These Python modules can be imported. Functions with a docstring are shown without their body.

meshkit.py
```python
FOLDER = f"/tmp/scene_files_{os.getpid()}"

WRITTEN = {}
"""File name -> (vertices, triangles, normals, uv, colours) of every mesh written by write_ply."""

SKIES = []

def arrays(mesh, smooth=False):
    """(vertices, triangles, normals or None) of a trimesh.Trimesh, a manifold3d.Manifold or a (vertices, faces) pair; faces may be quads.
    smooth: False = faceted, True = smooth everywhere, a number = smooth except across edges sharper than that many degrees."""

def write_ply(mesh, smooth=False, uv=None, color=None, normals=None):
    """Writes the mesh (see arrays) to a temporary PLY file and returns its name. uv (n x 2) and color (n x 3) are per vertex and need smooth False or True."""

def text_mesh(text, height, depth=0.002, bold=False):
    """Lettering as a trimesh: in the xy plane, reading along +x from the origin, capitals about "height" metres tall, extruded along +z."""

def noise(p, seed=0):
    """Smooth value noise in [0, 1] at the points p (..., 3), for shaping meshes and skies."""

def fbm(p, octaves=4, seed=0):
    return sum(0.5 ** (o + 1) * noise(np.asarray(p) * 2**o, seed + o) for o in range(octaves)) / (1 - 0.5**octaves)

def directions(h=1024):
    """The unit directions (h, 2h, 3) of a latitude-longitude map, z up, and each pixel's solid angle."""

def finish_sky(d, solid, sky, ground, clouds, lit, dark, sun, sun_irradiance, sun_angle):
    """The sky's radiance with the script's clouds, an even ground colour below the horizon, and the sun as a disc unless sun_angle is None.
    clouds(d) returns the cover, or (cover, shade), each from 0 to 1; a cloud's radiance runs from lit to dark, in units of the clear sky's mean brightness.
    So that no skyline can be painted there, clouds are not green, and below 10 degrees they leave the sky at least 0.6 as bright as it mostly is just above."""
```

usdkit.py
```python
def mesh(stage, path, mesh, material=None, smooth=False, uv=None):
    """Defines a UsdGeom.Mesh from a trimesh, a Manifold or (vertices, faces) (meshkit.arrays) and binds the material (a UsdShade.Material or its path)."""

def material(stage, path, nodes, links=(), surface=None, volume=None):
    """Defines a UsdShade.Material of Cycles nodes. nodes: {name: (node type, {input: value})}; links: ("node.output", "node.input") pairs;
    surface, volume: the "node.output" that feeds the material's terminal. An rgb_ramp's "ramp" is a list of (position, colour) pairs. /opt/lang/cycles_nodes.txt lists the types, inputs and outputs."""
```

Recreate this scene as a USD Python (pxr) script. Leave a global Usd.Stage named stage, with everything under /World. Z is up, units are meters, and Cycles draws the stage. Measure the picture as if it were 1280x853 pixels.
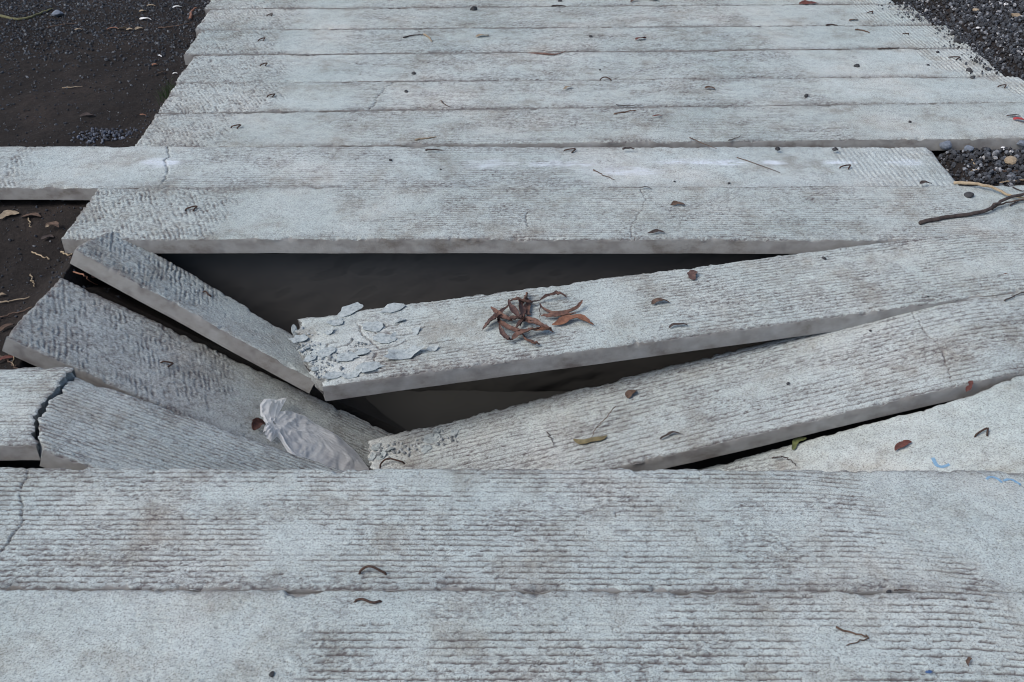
import math, random
import numpy as np
import usdkit, meshkit
from pxr import Usd, UsdGeom, UsdLux, UsdShade, Gf, Sdf, Vt

stage = Usd.Stage.CreateInMemory()
UsdGeom.SetStageUpAxis(stage, UsdGeom.Tokens.z)
UsdGeom.SetStageMetersPerUnit(stage, 1.0)
UsdGeom.Xform.Define(stage, '/World')
UsdGeom.Scope.Define(stage, '/World/Looks')
MAT = lambda name, nodes, links=(), surface=None: usdkit.material(stage, '/World/Looks/' + name, nodes, links, surface)

# ------------------------------------------------------------------ camera, sky, sun, exposure
PITCH, EYE, FPX = math.radians(35.168), 1.5668, 1244.0          # FPX: focal length in pixels of a 1280 wide picture
cam = UsdGeom.Camera.Define(stage, '/World/camera')
cam.CreateHorizontalApertureAttr(36.0)
cam.CreateFocalLengthAttr(36.0 * FPX / 1280.0)
cam.CreateClippingRangeAttr((0.05, 500.0))
cam.AddTranslateOp().Set((0, 0, EYE))
cam.AddRotateXOp().Set(90 - math.degrees(PITCH))
cam.CreateExposureAttr(0.36)

SUN_EL, SUN_AZ = math.radians(48), math.radians(-112)              # azimuth = atan2(x, y) of the direction towards the sun
sun = UsdLux.DistantLight.Define(stage, '/World/sun')
sun.CreateNormalizeAttr(True); sun.CreateIntensityAttr(0.38); sun.CreateAngleAttr(35.0); sun.CreateColorAttr((1.0, 0.99, 0.97))
d_ = Gf.Vec3d(math.sin(SUN_AZ) * math.cos(SUN_EL), math.cos(SUN_AZ) * math.cos(SUN_EL), math.sin(SUN_EL))
sun.AddTransformOp().Set(Gf.Matrix4d(Gf.Rotation(Gf.Vec3d(0, 0, 1), d_), Gf.Vec3d(0, 0, 0)))
MAT('sky_look', {'s': ('sky_texture', {'sky_type': 'single_scattering', 'sun_disc': False, 'sun_elevation': SUN_EL, 'sun_rotation': SUN_AZ, 'aerosol_density': 3.0, 'air_density': 1.0}),
                 'h': ('hsv', {'saturation': 1.0}),
                 'b': ('background_shader', {'strength': 0.13})}, [('s.color', 'h.color'), ('h.color', 'b.color')], 'b.background')
dome = UsdLux.DomeLight.Define(stage, '/World/sky')
UsdShade.MaterialBindingAPI.Apply(dome.GetPrim()).Bind(UsdShade.Material.Get(stage, '/World/Looks/sky_look'))
dome.GetPrim().SetCustomDataByKey('kind', 'structure')

# ------------------------------------------------------------------ helpers
RNG = np.random.default_rng(7)
_tab = {}
def n2(x, y, seed=0):
    """smooth 2-D value noise, 0..1"""
    if seed not in _tab: _tab[seed] = np.pad(np.random.default_rng(1000 + seed).random((256, 256)).astype(np.float32), ((0, 1), (0, 1)), mode='wrap').ravel()
    t = _tab[seed]
    x, y = np.broadcast_arrays(np.asarray(x, np.float32), np.asarray(y, np.float32))
    i, j = np.floor(x), np.floor(y)
    a, b = x - i, y - j
    a *= a * (3 - 2 * a); b *= b * (3 - 2 * b)
    k = (i.astype(np.int32) & 255) * 257 + (j.astype(np.int32) & 255)
    p, q, r, w = t[k], t[k + 1], t[k + 257], t[k + 258]
    p = p + (r - p) * a; q = q + (w - q) * a
    return p + (q - p) * b
def fb(x, y, seed=0, octs=3):
    return sum(0.5 ** (o + 1) * n2(x * 2 ** o + 7.3 * o, y * 2 ** o + 3.1 * o, seed + 17 * o) for o in range(octs)) / (1 - 0.5 ** octs)
def ss(a, b, x):
    t = np.clip((x - a) / (b - a), 0, 1)
    return t * t * (3 - 2 * t)

_names = {}
def numbered(parent, name):
    k = (parent, name); c = _names.get(k, 0); _names[k] = c + 1
    return name if c == 0 else '%s_%03d' % (name, c)
def tag(p, label=None, cat=None, group=None, kind=None):
    p = p.GetPrim() if hasattr(p, 'GetPrim') else p
    for k, v in (('label', label), ('category', cat), ('group', group), ('kind', kind)):
        if v: p.SetCustomDataByKey(k, v)
    return p
def thing(name, label=None, cat=None, group=None, matrix=None, kind=None):
    path = '/World/' + numbered('/World', name)
    x = UsdGeom.Xform.Define(stage, path)
    if matrix is not None: x.AddTransformOp().Set(Gf.Matrix4d(*np.asarray(matrix, float).T.ravel().tolist()))
    tag(x, label, cat, group, kind)
    return path
def obj(name, mesh, mat, parent='/World', loc=None, smooth=False, wear=None, tint=None, **kw):
    path = parent + '/' + numbered(parent, name)
    m = usdkit.mesh(stage, path, mesh, '/World/Looks/' + mat, smooth=smooth)
    if wear is not None:
        UsdGeom.PrimvarsAPI(m).CreatePrimvar('wear', Sdf.ValueTypeNames.Color3fArray, 'vertex').Set(Vt.Vec3fArray.FromNumpy(wear.astype(np.float32)))
    if tint is not None: UsdGeom.PrimvarsAPI(m).CreatePrimvar('tint', Sdf.ValueTypeNames.Color3fArray, 'vertex').Set(Vt.Vec3fArray.FromNumpy(np.tile(np.array(tint, np.float32), (len(wear), 1))))
    if loc is not None: m.AddTranslateOp().Set(tuple(map(float, loc)))
    tag(m, **kw)
    return path

CAMR = np.array([[1, 0, 0], [0, -math.sin(PITCH), -math.cos(PITCH)], [0, math.cos(PITCH), -math.sin(PITCH)]])
EYEP = np.array([0, 0, EYE])
def ray(px, py):
    return np.array([(px - 640) / FPX, (py - 426.5) / FPX, 1.0]) @ CAMR
def at(px, py, z=0.0):
    """where the line of sight through a picture point of the photograph meets the level z"""
    d = ray(px, py)
    return EYEP + d * (z - EYE) / d[2]
def rot(yaw, tilt, roll):
    yaw, tilt, roll = map(math.radians, (yaw, tilt, roll))
    cz, sz, ct, st, cr, sr = math.cos(yaw), math.sin(yaw), math.cos(tilt), math.sin(tilt), math.cos(roll), math.sin(roll)
    return np.array([[cz, -sz, 0], [sz, cz, 0], [0, 0, 1]]) @ np.array([[ct, 0, -st], [0, 1, 0], [st, 0, ct]]) @ np.array([[1, 0, 0], [0, cr, -sr], [0, sr, cr]])

def tube(pts, radii, n=6, cap=True):
    pts = np.asarray(pts, float); radii = np.broadcast_to(np.asarray(radii, float), (len(pts),))
    tan = np.gradient(pts, axis=0); tan /= np.maximum(np.linalg.norm(tan, axis=1, keepdims=True), 1e-9)
    ref = np.array([0.21, 0.13, 1.0]); ref /= np.linalg.norm(ref)
    v = []
    for p, t, r in zip(pts, tan, radii):
        a = np.cross(t, ref)
        if np.linalg.norm(a) < 1e-3: a = np.cross(t, [1, 0, 0])
        a /= np.linalg.norm(a); b = np.cross(t, a)
        for k in range(n):
            q = 2 * math.pi * k / n
            v.append(p + r * (math.cos(q) * a + math.sin(q) * b))
    f = []
    for i in range(len(pts) - 1):
        for k in range(n):
            a, b = i * n + k, i * n + (k + 1) % n
            f += [[a, b + n, b], [a, a + n, b + n]]
    if cap:
        for base, flip in ((0, False), ((len(pts) - 1) * n, True)):
            v.append(np.mean(v[base:base + n], axis=0)); c = len(v) - 1
            for k in range(n):
                a, b = base + k, base + (k + 1) % n
                f.append([c, b, a] if flip else [c, a, b])
    f = np.array(f)[:, ::-1]
    return np.array(v), f
def join(parts):
    vs, fs, k = [], [], 0
    for v, f in parts:
        vs.append(np.asarray(v)); fs.append(np.asarray(f) + k); k += len(v)
    return np.vstack(vs), np.vstack(fs)
import trimesh
_ico = {s: (lambda m: (np.array(m.vertices), np.array(m.faces)))(trimesh.creation.icosphere(s)) for s in (0, 1, 2)}
def pebble(r, seed, sub=1, flat=0.65):
    v, f = _ico[sub]; g = np.random.default_rng(seed)
    w = v.copy()
    for _ in range(7):                                             # planes knock off facets, as on broken stone
        d = g.normal(size=3); d /= np.linalg.norm(d); c = g.uniform(0.55, 0.85)
        s = w @ d; w = np.where((s > c)[:, None], w - (s - c)[:, None] * d, w)
    w = w * np.array([1, g.uniform(0.65, 0.95), flat * g.uniform(0.75, 1.1)])
    a = g.uniform(0, 6.28); R = np.array([[math.cos(a), -math.sin(a), 0], [math.sin(a), math.cos(a), 0], [0, 0, 1]])
    return w @ R.T * r, f
def strip(path, width, normal_up=0.0, curl=0.0, thick=0.0008, taper=0.45):
    """a leaf or pod blade along a 3-D path: pointed ends, cross section cupped by curl, with thickness"""
    p = np.asarray(path, float); n = len(p)
    t = np.gradient(p, axis=0); t /= np.linalg.norm(t, axis=1, keepdims=True)
    side = np.cross(t, [0, 0, 1.0]); side /= np.maximum(np.linalg.norm(side, axis=1, keepdims=True), 1e-6)
    ang = np.broadcast_to(np.asarray(normal_up, float), (n,))[:, None]
    up = np.cross(side, t); s2 = side * np.cos(ang) + up * np.sin(ang); u2 = np.cross(s2, t)
    s = np.linspace(0, 1, n); prof = np.clip(np.sin(np.pi * np.clip(s, 0.01, 0.99)), 0.03, 1) ** taper
    c = np.array([-1, -0.5, 0, 0.5, 1.0]); m = len(c); rg = np.random.default_rng(int(abs(width) * 1e6 + abs(p).sum() * 1e5) % 100000)
    prof = prof * (1 + 0.30 * np.sin(s * rg.uniform(6, 16) + rg.uniform(0, 6)) * rg.random()) * (1 + 0.22 * (rg.random(n) - 0.5))
    top = p[:, None] + s2[:, None] * (width / 2 * prof)[:, None, None] * c[None, :, None] + u2[:, None] * ((c ** 2 - 0.4)[None, :] * curl * prof[:, None])[..., None]
    bot = top - u2[:, None] * thick
    v = np.vstack([top.reshape(-1, 3), bot.reshape(-1, 3)]); N = n * m; f = []
    for i in range(n - 1):
        for k in range(m - 1):
            a = i * m + k
            f += [[a, a + 1, a + m + 1], [a, a + m + 1, a + m], [N + a, N + a + m + 1, N + a + 1], [N + a, N + a + m, N + a + m + 1]]
        for k, sgn in ((0, 1), (m - 1, -1)):
            a, b = i * m + k, (i + 1) * m + k
            q = [[a, b, N + b], [a, N + b, N + a]]
            f += q if sgn > 0 else [x[::-1] for x in q]
    return v, np.array(f)
def flake(r, seed, thick=0.004, elong=1.6, bend=0.15, n=14):
    """a thin irregular chip of concrete, slightly curled"""
    g = np.random.default_rng(seed); a = np.linspace(0, 2 * math.pi, n, endpoint=False)
    rr = r * (0.75 + 0.5 * g.random(n)); x, y = rr * np.cos(a) * elong, rr * np.sin(a)
    q = g.uniform(-1, 1); z = bend * (x * x * (0.5 + q) + y * y) / r
    ring = np.c_[x, y, z]; inner = np.c_[x * 0.55, y * 0.55, bend * (x * x * 0.3 * (0.5 + q) + y * y * 0.3) / r + 0.0006 * g.normal(size=n)]
    up = lambda p, h: p + [0, 0, h]
    v = np.vstack([up(ring, thick * 0.7), up(inner, thick), [[0, 0, thick]], ring * [0.93, 0.93, 1], [[0, 0, 0]]])
    f = []
    for k in range(n):
        j = (k + 1) % n
        f += [[k, j, n + j], [k, n + j, n + k], [n + k, n + j, 2 * n], [2 * n + 1 + k, j, k], [2 * n + 1 + k, 2 * n + 1 + j, j], [3 * n + 1, 2 * n + 1 + j, 2 * n + 1 + k]]
    return v, np.array(f)

# ------------------------------------------------------------------ materials
MAT('concrete', {
    'g': ('geometry', {}), 'w': ('attribute', {'attribute': 'wear'}), 'sw': ('separate_color', {}), 'ti': ('attribute', {'attribute': 'tint'}), 'mt': ('mix_color', {'blend_type': 'multiply', 'fac': 1.0, 'use_clamp_result': False}),
    'n1': ('noise_texture', {'scale': 1.7, 'detail': 4.0, 'roughness': 0.6}),
    'n2': ('noise_texture', {'scale': 26.0, 'detail': 5.0, 'roughness': 0.7}),
    'n3': ('noise_texture', {'scale': 240.0, 'detail': 3.0, 'roughness': 0.7}),
    'n4': ('noise_texture', {'scale': 5.5, 'detail': 6.0, 'roughness': 0.72}),
    'r1': ('rgb_ramp', {'ramp': [(0.3, (0.360, 0.420, 0.417)), (0.52, (0.425, 0.478, 0.472)), (0.70, (0.480, 0.508, 0.490))]}),
    'r2': ('rgb_ramp', {'ramp': [(0.30, (0.80, 0.79, 0.79)), (0.5, (0.98, 0.98, 0.98)), (0.70, (1.07, 1.07, 1.06))]}),
    'r3': ('rgb_ramp', {'ramp': [(0.34, (0.48, 0.45, 0.45)), (0.44, (0.84, 0.83, 0.83)), (0.53, (1.0, 1.0, 1.0)), (0.68, (1.13, 1.13, 1.12))]}),
    'r4': ('rgb_ramp', {'ramp': [(0.44, (1.0, 1.0, 1.0)), (0.54, (0.94, 0.925, 0.91)), (0.66, (0.72, 0.67, 0.63))]}),
    'm1': ('mix_color', {'blend_type': 'multiply', 'fac': 1.0, 'use_clamp_result': False}),
    'm2': ('mix_color', {'blend_type': 'multiply', 'fac': 1.0}),
    'm3': ('mix_color', {'blend_type': 'multiply', 'fac': 1.0}),
    # cast sides: smoother, grey with brown water stains
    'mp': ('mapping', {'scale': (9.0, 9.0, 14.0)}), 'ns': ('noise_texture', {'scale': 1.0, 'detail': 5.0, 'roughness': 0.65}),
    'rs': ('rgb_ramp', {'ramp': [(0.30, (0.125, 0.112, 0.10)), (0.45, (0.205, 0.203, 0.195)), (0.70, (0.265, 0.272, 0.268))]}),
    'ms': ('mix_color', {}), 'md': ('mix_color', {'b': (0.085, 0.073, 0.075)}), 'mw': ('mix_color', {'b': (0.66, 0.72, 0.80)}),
    'bn': ('noise_texture', {'scale': 420.0, 'detail': 3.0, 'roughness': 0.7}),
    'b': ('bump', {'strength': 0.55, 'distance': 0.0022}),
    'p': ('principled_bsdf', {'roughness': 0.92, 'specular_ior_level': 0.25})},
    [('g.position', 'n1.vector'), ('g.position', 'n2.vector'), ('g.position', 'n3.vector'), ('g.position', 'n4.vector'), ('g.position', 'mp.vector'), ('mp.vector', 'ns.vector'), ('g.position', 'bn.vector'),
     ('w.color', 'sw.color'), ('n1.fac', 'r1.fac'), ('n2.fac', 'r2.fac'), ('n3.fac', 'r3.fac'), ('n4.fac', 'r4.fac'), ('ns.fac', 'rs.fac'),
     ('r1.color', 'm1.a'), ('r2.color', 'm1.b'), ('m1.result', 'm2.a'), ('r3.color', 'm2.b'), ('m2.result', 'm3.a'), ('r4.color', 'm3.b'),
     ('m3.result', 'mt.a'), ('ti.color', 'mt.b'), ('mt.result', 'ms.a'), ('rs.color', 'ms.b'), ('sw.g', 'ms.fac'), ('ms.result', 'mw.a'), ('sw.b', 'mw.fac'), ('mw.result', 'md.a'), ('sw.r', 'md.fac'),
     ('md.result', 'p.base_color'), ('bn.fac', 'b.height'), ('b.normal', 'p.normal')], 'p.BSDF')
MAT('concrete_flake', {
    'g': ('geometry', {}), 'n': ('noise_texture', {'scale': 90.0, 'detail': 5.0, 'roughness': 0.7}),
    'r': ('rgb_ramp', {'ramp': [(0.3, (0.17, 0.19, 0.195)), (0.5, (0.31, 0.35, 0.355)), (0.7, (0.41, 0.445, 0.445))]}),
    'b': ('bump', {'strength': 0.6, 'distance': 0.003}), 'p': ('principled_bsdf', {'roughness': 0.9, 'specular_ior_level': 0.25})},
    [('g.position', 'n.vector'), ('n.fac', 'r.fac'), ('r.color', 'p.base_color'), ('n.fac', 'b.height'), ('b.normal', 'p.normal')], 'p.BSDF')
MAT('soil', {'xyz': ('separate_xyz', {}), 'mr': ('map_range', {'from_min': -0.16, 'from_max': -0.30, 'to_min': 0.0, 'to_max': 1.0, 'clamp': True}), 'even_shade': ('mix_color', {'b': (0.046, 0.046, 0.044)}),  # low soil painted lighter by height, to even out the shade in the pit
    'g': ('geometry', {}), 'n1': ('noise_texture', {'scale': 2.6, 'detail': 6.0, 'roughness': 0.65}), 'n2': ('noise_texture', {'scale': 75.0, 'detail': 6.0, 'roughness': 0.75}),
    'r1': ('rgb_ramp', {'ramp': [(0.3, (0.021, 0.0185, 0.0175)), (0.55, (0.029, 0.0255, 0.024)), (0.75, (0.047, 0.038, 0.034))]}),
    'r2': ('rgb_ramp', {'ramp': [(0.3, (0.65, 0.65, 0.65)), (0.55, (1, 1, 1)), (0.72, (1.5, 1.45, 1.42))]}),
    'm': ('mix_color', {'blend_type': 'multiply', 'fac': 1.0, 'use_clamp_result': False}), 'b': ('bump', {'strength': 0.8, 'distance': 0.010}), 'p': ('principled_bsdf', {'roughness': 0.95, 'specular_ior_level': 0.08})},
    [('g.position', 'n1.vector'), ('g.position', 'n2.vector'), ('n1.fac', 'r1.fac'), ('n2.fac', 'r2.fac'), ('r1.color', 'm.a'), ('r2.color', 'm.b'), ('g.position', 'xyz.vector'), ('xyz.z', 'mr.value'), ('mr.result', 'even_shade.fac'), ('m.result', 'even_shade.a'), ('even_shade.result', 'p.base_color'), ('n2.fac', 'b.height'), ('b.normal', 'p.normal')], 'p.BSDF')
MAT('ditch_wall', {'xyz': ('separate_xyz', {}), 'mr': ('map_range', {'from_min': -0.52, 'from_max': -0.66, 'to_min': 0.0, 'to_max': 1.0, 'clamp': True}), 'even_shade': ('mix_color', {'b': (0.040, 0.040, 0.038)}), 'g': ('geometry', {}), 'n': ('noise_texture', {'scale': 3.0, 'detail': 5.0, 'roughness': 0.6}), 'r': ('rgb_ramp', {'ramp': [(0.3, (0.056, 0.055, 0.053)), (0.7, (0.062, 0.061, 0.059))]}), 'p': ('principled_bsdf', {'roughness': 0.95, 'specular_ior_level': 0.1})},  # floor painted darker by depth, offsetting the extra light it catches
    [('g.position', 'n.vector'), ('n.fac', 'r.fac'), ('g.position', 'xyz.vector'), ('xyz.z', 'mr.value'), ('mr.result', 'even_shade.fac'), ('r.color', 'even_shade.a'), ('even_shade.result', 'p.base_color')], 'p.BSDF')
def island(name, stops, rough=0.85, scale=60.0, spec=0.3, bump=0.0025):
    """every loose piece in its own tone of the ramp, with a little grain on it"""
    MAT(name, {'g': ('geometry', {}), 'w': ('attribute', {'attribute': 'wear'}), 'sw': ('separate_color', {}), 'n': ('noise_texture', {'scale': scale, 'detail': 4.0, 'roughness': 0.65}), 'ad': ('math', {'math_type': 'multiply_add', 'value2': 0.35, 'value3': -0.17}), 'a2': ('math', {'math_type': 'add'}),
               'r': ('rgb_ramp', {'ramp': stops}), 'b': ('bump', {'strength': 0.5, 'distance': bump}), 'p': ('principled_bsdf', {'roughness': rough, 'specular_ior_level': spec})},
        [('g.position', 'n.vector'), ('n.fac', 'ad.value1'), ('w.color', 'sw.color'), ('sw.r', 'a2.value1'), ('ad.value', 'a2.value2'), ('a2.value', 'r.fac'), ('r.color', 'p.base_color'), ('n.fac', 'b.height'), ('b.normal', 'p.normal')], 'p.BSDF')
island('gravel', [(0.0, (0.022, 0.022, 0.024)), (0.5, (0.040, 0.043, 0.049)), (0.8, (0.070, 0.079, 0.092)), (0.93, (0.17, 0.18, 0.20)), (1.0, (0.36, 0.36, 0.36))])
island('fine_gravel', [(0.0, (0.022, 0.023, 0.026)), (0.55, (0.036, 0.040, 0.047)), (0.85, (0.062, 0.071, 0.084)), (1.0, (0.16, 0.17, 0.18))])
def leafy(name, stops, rough=0.7, scale=70.0):
    MAT(name, {'g': ('geometry', {}), 'n': ('noise_texture', {'scale': scale, 'detail': 4.0, 'roughness': 0.6}), 'r': ('rgb_ramp', {'ramp': stops}),
               'b': ('bump', {'strength': 0.5, 'distance': 0.002}), 'p': ('principled_bsdf', {'roughness': rough, 'specular_ior_level': 0.35}), 't': ('translucent_bsdf', {}), 'x': ('mix_closure', {'fac': 0.12})},
        [('g.position', 'n.vector'), ('n.fac', 'r.fac'), ('r.color', 'p.base_color'), ('r.color', 't.color'), ('n.fac', 'b.height'), ('b.normal', 'p.normal'), ('p.BSDF', 'x.closure1'), ('t.BSDF', 'x.closure2')], 'x.closure')
leafy('dark_stone', [(0.3, (0.022, 0.022, 0.024)), (0.7, (0.06, 0.062, 0.068))], 0.85)
leafy('blue_stone', [(0.3, (0.10, 0.12, 0.15)), (0.7, (0.20, 0.23, 0.28))], 0.85)
leafy('pod_brown', [(0.25, (0.06, 0.036, 0.031)), (0.5, (0.125, 0.068, 0.052)), (0.75, (0.21, 0.12, 0.09))])
leafy('pod_dark', [(0.25, (0.04, 0.026, 0.026)), (0.55, (0.095, 0.056, 0.048)), (0.8, (0.17, 0.10, 0.08))])
leafy('pod_orange', [(0.25, (0.11, 0.052, 0.036)), (0.5, (0.21, 0.10, 0.062)), (0.75, (0.30, 0.16, 0.10))])
leafy('leaf_red', [(0.3, (0.075, 0.028, 0.024)), (0.7, (0.15, 0.055, 0.042))])
leafy('leaf_scarlet', [(0.3, (0.24, 0.03, 0.04)), (0.7, (0.40, 0.07, 0.07))])
leafy('leaf_olive', [(0.3, (0.10, 0.083, 0.045)), (0.7, (0.20, 0.17, 0.09))])
leafy('leaf_green', [(0.3, (0.07, 0.085, 0.03)), (0.7, (0.17, 0.19, 0.075))])
leafy('grass_green', [(0.3, (0.020, 0.034, 0.013)), (0.7, (0.045, 0.075, 0.028))])
leafy('leaf_beige', [(0.3, (0.20, 0.15, 0.10)), (0.7, (0.38, 0.31, 0.22))])
leafy('petal_white', [(0.3, (0.55, 0.56, 0.56)), (0.7, (0.72, 0.72, 0.72))])
leafy('bark_dark', [(0.3, (0.028, 0.022, 0.022)), (0.7, (0.085, 0.066, 0.06))], 0.85)
leafy('bark_brown', [(0.3, (0.06, 0.04, 0.03)), (0.7, (0.15, 0.10, 0.075))], 0.85)
leafy('straw', [(0.3, (0.25, 0.19, 0.12)), (0.7, (0.44, 0.36, 0.25))], 0.8)
leafy('straw_green', [(0.3, (0.08, 0.08, 0.04)), (0.7, (0.17, 0.165, 0.085))], 0.8)
leafy('blue_chalk', [(0.3, (0.14, 0.28, 0.44)), (0.7, (0.24, 0.38, 0.50))], 0.9, 300.0)
leafy('blue_plastic', [(0.3, (0.04, 0.08, 0.18)), (0.7, (0.06, 0.12, 0.26))], 0.4)
leafy('rusty_paper', [(0.3, (0.022, 0.013, 0.012)), (0.55, (0.07, 0.030, 0.022)), (0.75, (0.13, 0.062, 0.045))])
leafy('rusty_steel', [(0.3, (0.025, 0.018, 0.016)), (0.6, (0.07, 0.042, 0.032)), (0.8, (0.15, 0.075, 0.045))], 0.8, 160.0)
MAT('bag_film', {'g': ('geometry', {}), 'n': ('noise_texture', {'scale': 45.0, 'detail': 4.0, 'roughness': 0.6}), 'b': ('bump', {'strength': 0.6, 'distance': 0.004}),
                 'p': ('principled_bsdf', {'base_color': (0.86, 0.89, 0.92), 'roughness': 0.28, 'specular_ior_level': 0.5}), 't': ('translucent_bsdf', {'color': (0.86, 0.89, 0.92)}), 'o': ('transparent_bsdf', {'color': (0.92, 0.94, 0.97)}),
                 'x': ('mix_closure', {'fac': 0.35}), 'y': ('mix_closure', {'fac': 0.48})},
    [('g.position', 'n.vector'), ('n.fac', 'b.height'), ('b.normal', 'p.normal'), ('p.BSDF', 'x.closure1'), ('t.BSDF', 'x.closure2'), ('x.closure', 'y.closure1'), ('o.BSDF', 'y.closure2')], 'y.closure')

# ------------------------------------------------------------------ the ground with the ditch under the planks
DX0, DX1, DY0, DY1, DEEP = -1.16, 1.39, 1.60, 2.95, 0.74
def ground_z(x, y):
    z = -0.078 + 0.016 * (fb(x * 2.1, y * 2.1, 3) - 0.5) + 0.012 * (fb(x * 14, y * 14, 5) - 0.5) + 0.010 * (fb(x * 34, y * 34, 8) - 0.5)
    far = np.maximum(np.abs(x) - 4, 0) + np.maximum(np.abs(y - 3) - 4, 0)
    z = z + 0.35 * (fb(x * 0.12 + 9, y * 0.12, 11) - 0.5) * ss(0, 6, far)
    z = z - 0.055 * ss(-1.30, -1.55, x) * ss(2.1, 2.35, y) * ss(3.13, 2.95, y)      # the hollow below the long plank on the left
    z = z - 0.02 * ss(-1.45, -1.6, x) * ss(3.35, 3.6, y)
    z = z + 0.045 * ss(1.63, 1.68, x) * ss(3.20, 3.24, y) * ss(3.56, 3.52, y)      # gravel banked up against the plank ends on the right
    z = z + 0.055 * ss(2.24, 2.34, x - 0.0 * y) * ss(3.3, 3.6, y)
    e0 = DX0 - 0.16 + 0.05 * (fb(y * 5, y * 0 + 2, 21) - 0.5); e1 = DX1 + 0.05 * (fb(y * 5, y * 0 + 8, 22) - 0.5)
    inside = ss(e0 - 0.0, e0 + 0.07, x) * ss(e1, e1 - 0.07, x) * ss(DY0, DY0 + 0.08, y) * ss(DY1, DY1 - 0.08, y)
    z = z + 0.075 * ss(-1.52, -1.34, x) * ss(-1.12, -1.22, x) * ss(2.48, 2.62, y) * ss(2.86, 2.78, y)   # the lump that carries the tipped plank end
    floor = -DEEP + 0.05 * (fb(x * 3, y * 3, 31) - 0.5)
    z0 = z; z = z * (1 - inside) + floor * inside
    # the collapsed left bank, lying under the tipped plank halves
    slide = -0.16 - 0.70 * np.maximum(x + 1.33, 0) - 0.03 * (fb(x * 6, y * 6, 33) - 0.5)
    slide = np.where(y > 2.61, -0.055 - 0.62 * np.maximum(x + 1.30, 0) - 0.14 * ss(2.52, 2.86, y) - 0.03 * (fb(x * 6, y * 6, 33) - 0.5), slide)
    on = (x > -1.36) & (x < -0.3) & (y > DY0 + 0.09) & (y < 2.93)
    return np.where(on, np.maximum(np.minimum(z0, slide), floor), z)
def axis(fine0, fine1, step, far):
    a = np.arange(fine0, fine1 + step / 2, step); out, d = [], step
    p = fine1
    while p < far: d *= 1.35; p += d; out.append(p)
    lo, d, p = [], step, fine0
    while p > -far: d *= 1.35; p -= d; lo.append(p)
    return np.r_[lo[::-1], a, out]
def gridfaces(nx, ny):
    i = (np.arange(nx - 1)[:, None] * ny + np.arange(ny - 1)[None, :]).ravel()
    return np.vstack([np.c_[i, i + ny, i + ny + 1], np.c_[i, i + ny + 1, i + 1]])
gx, gy = axis(-3.0, 3.0, 0.015, 60), axis(0.6, 6.0, 0.015, 60)
X, Y = np.meshgrid(gx, gy, indexing='ij')
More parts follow.
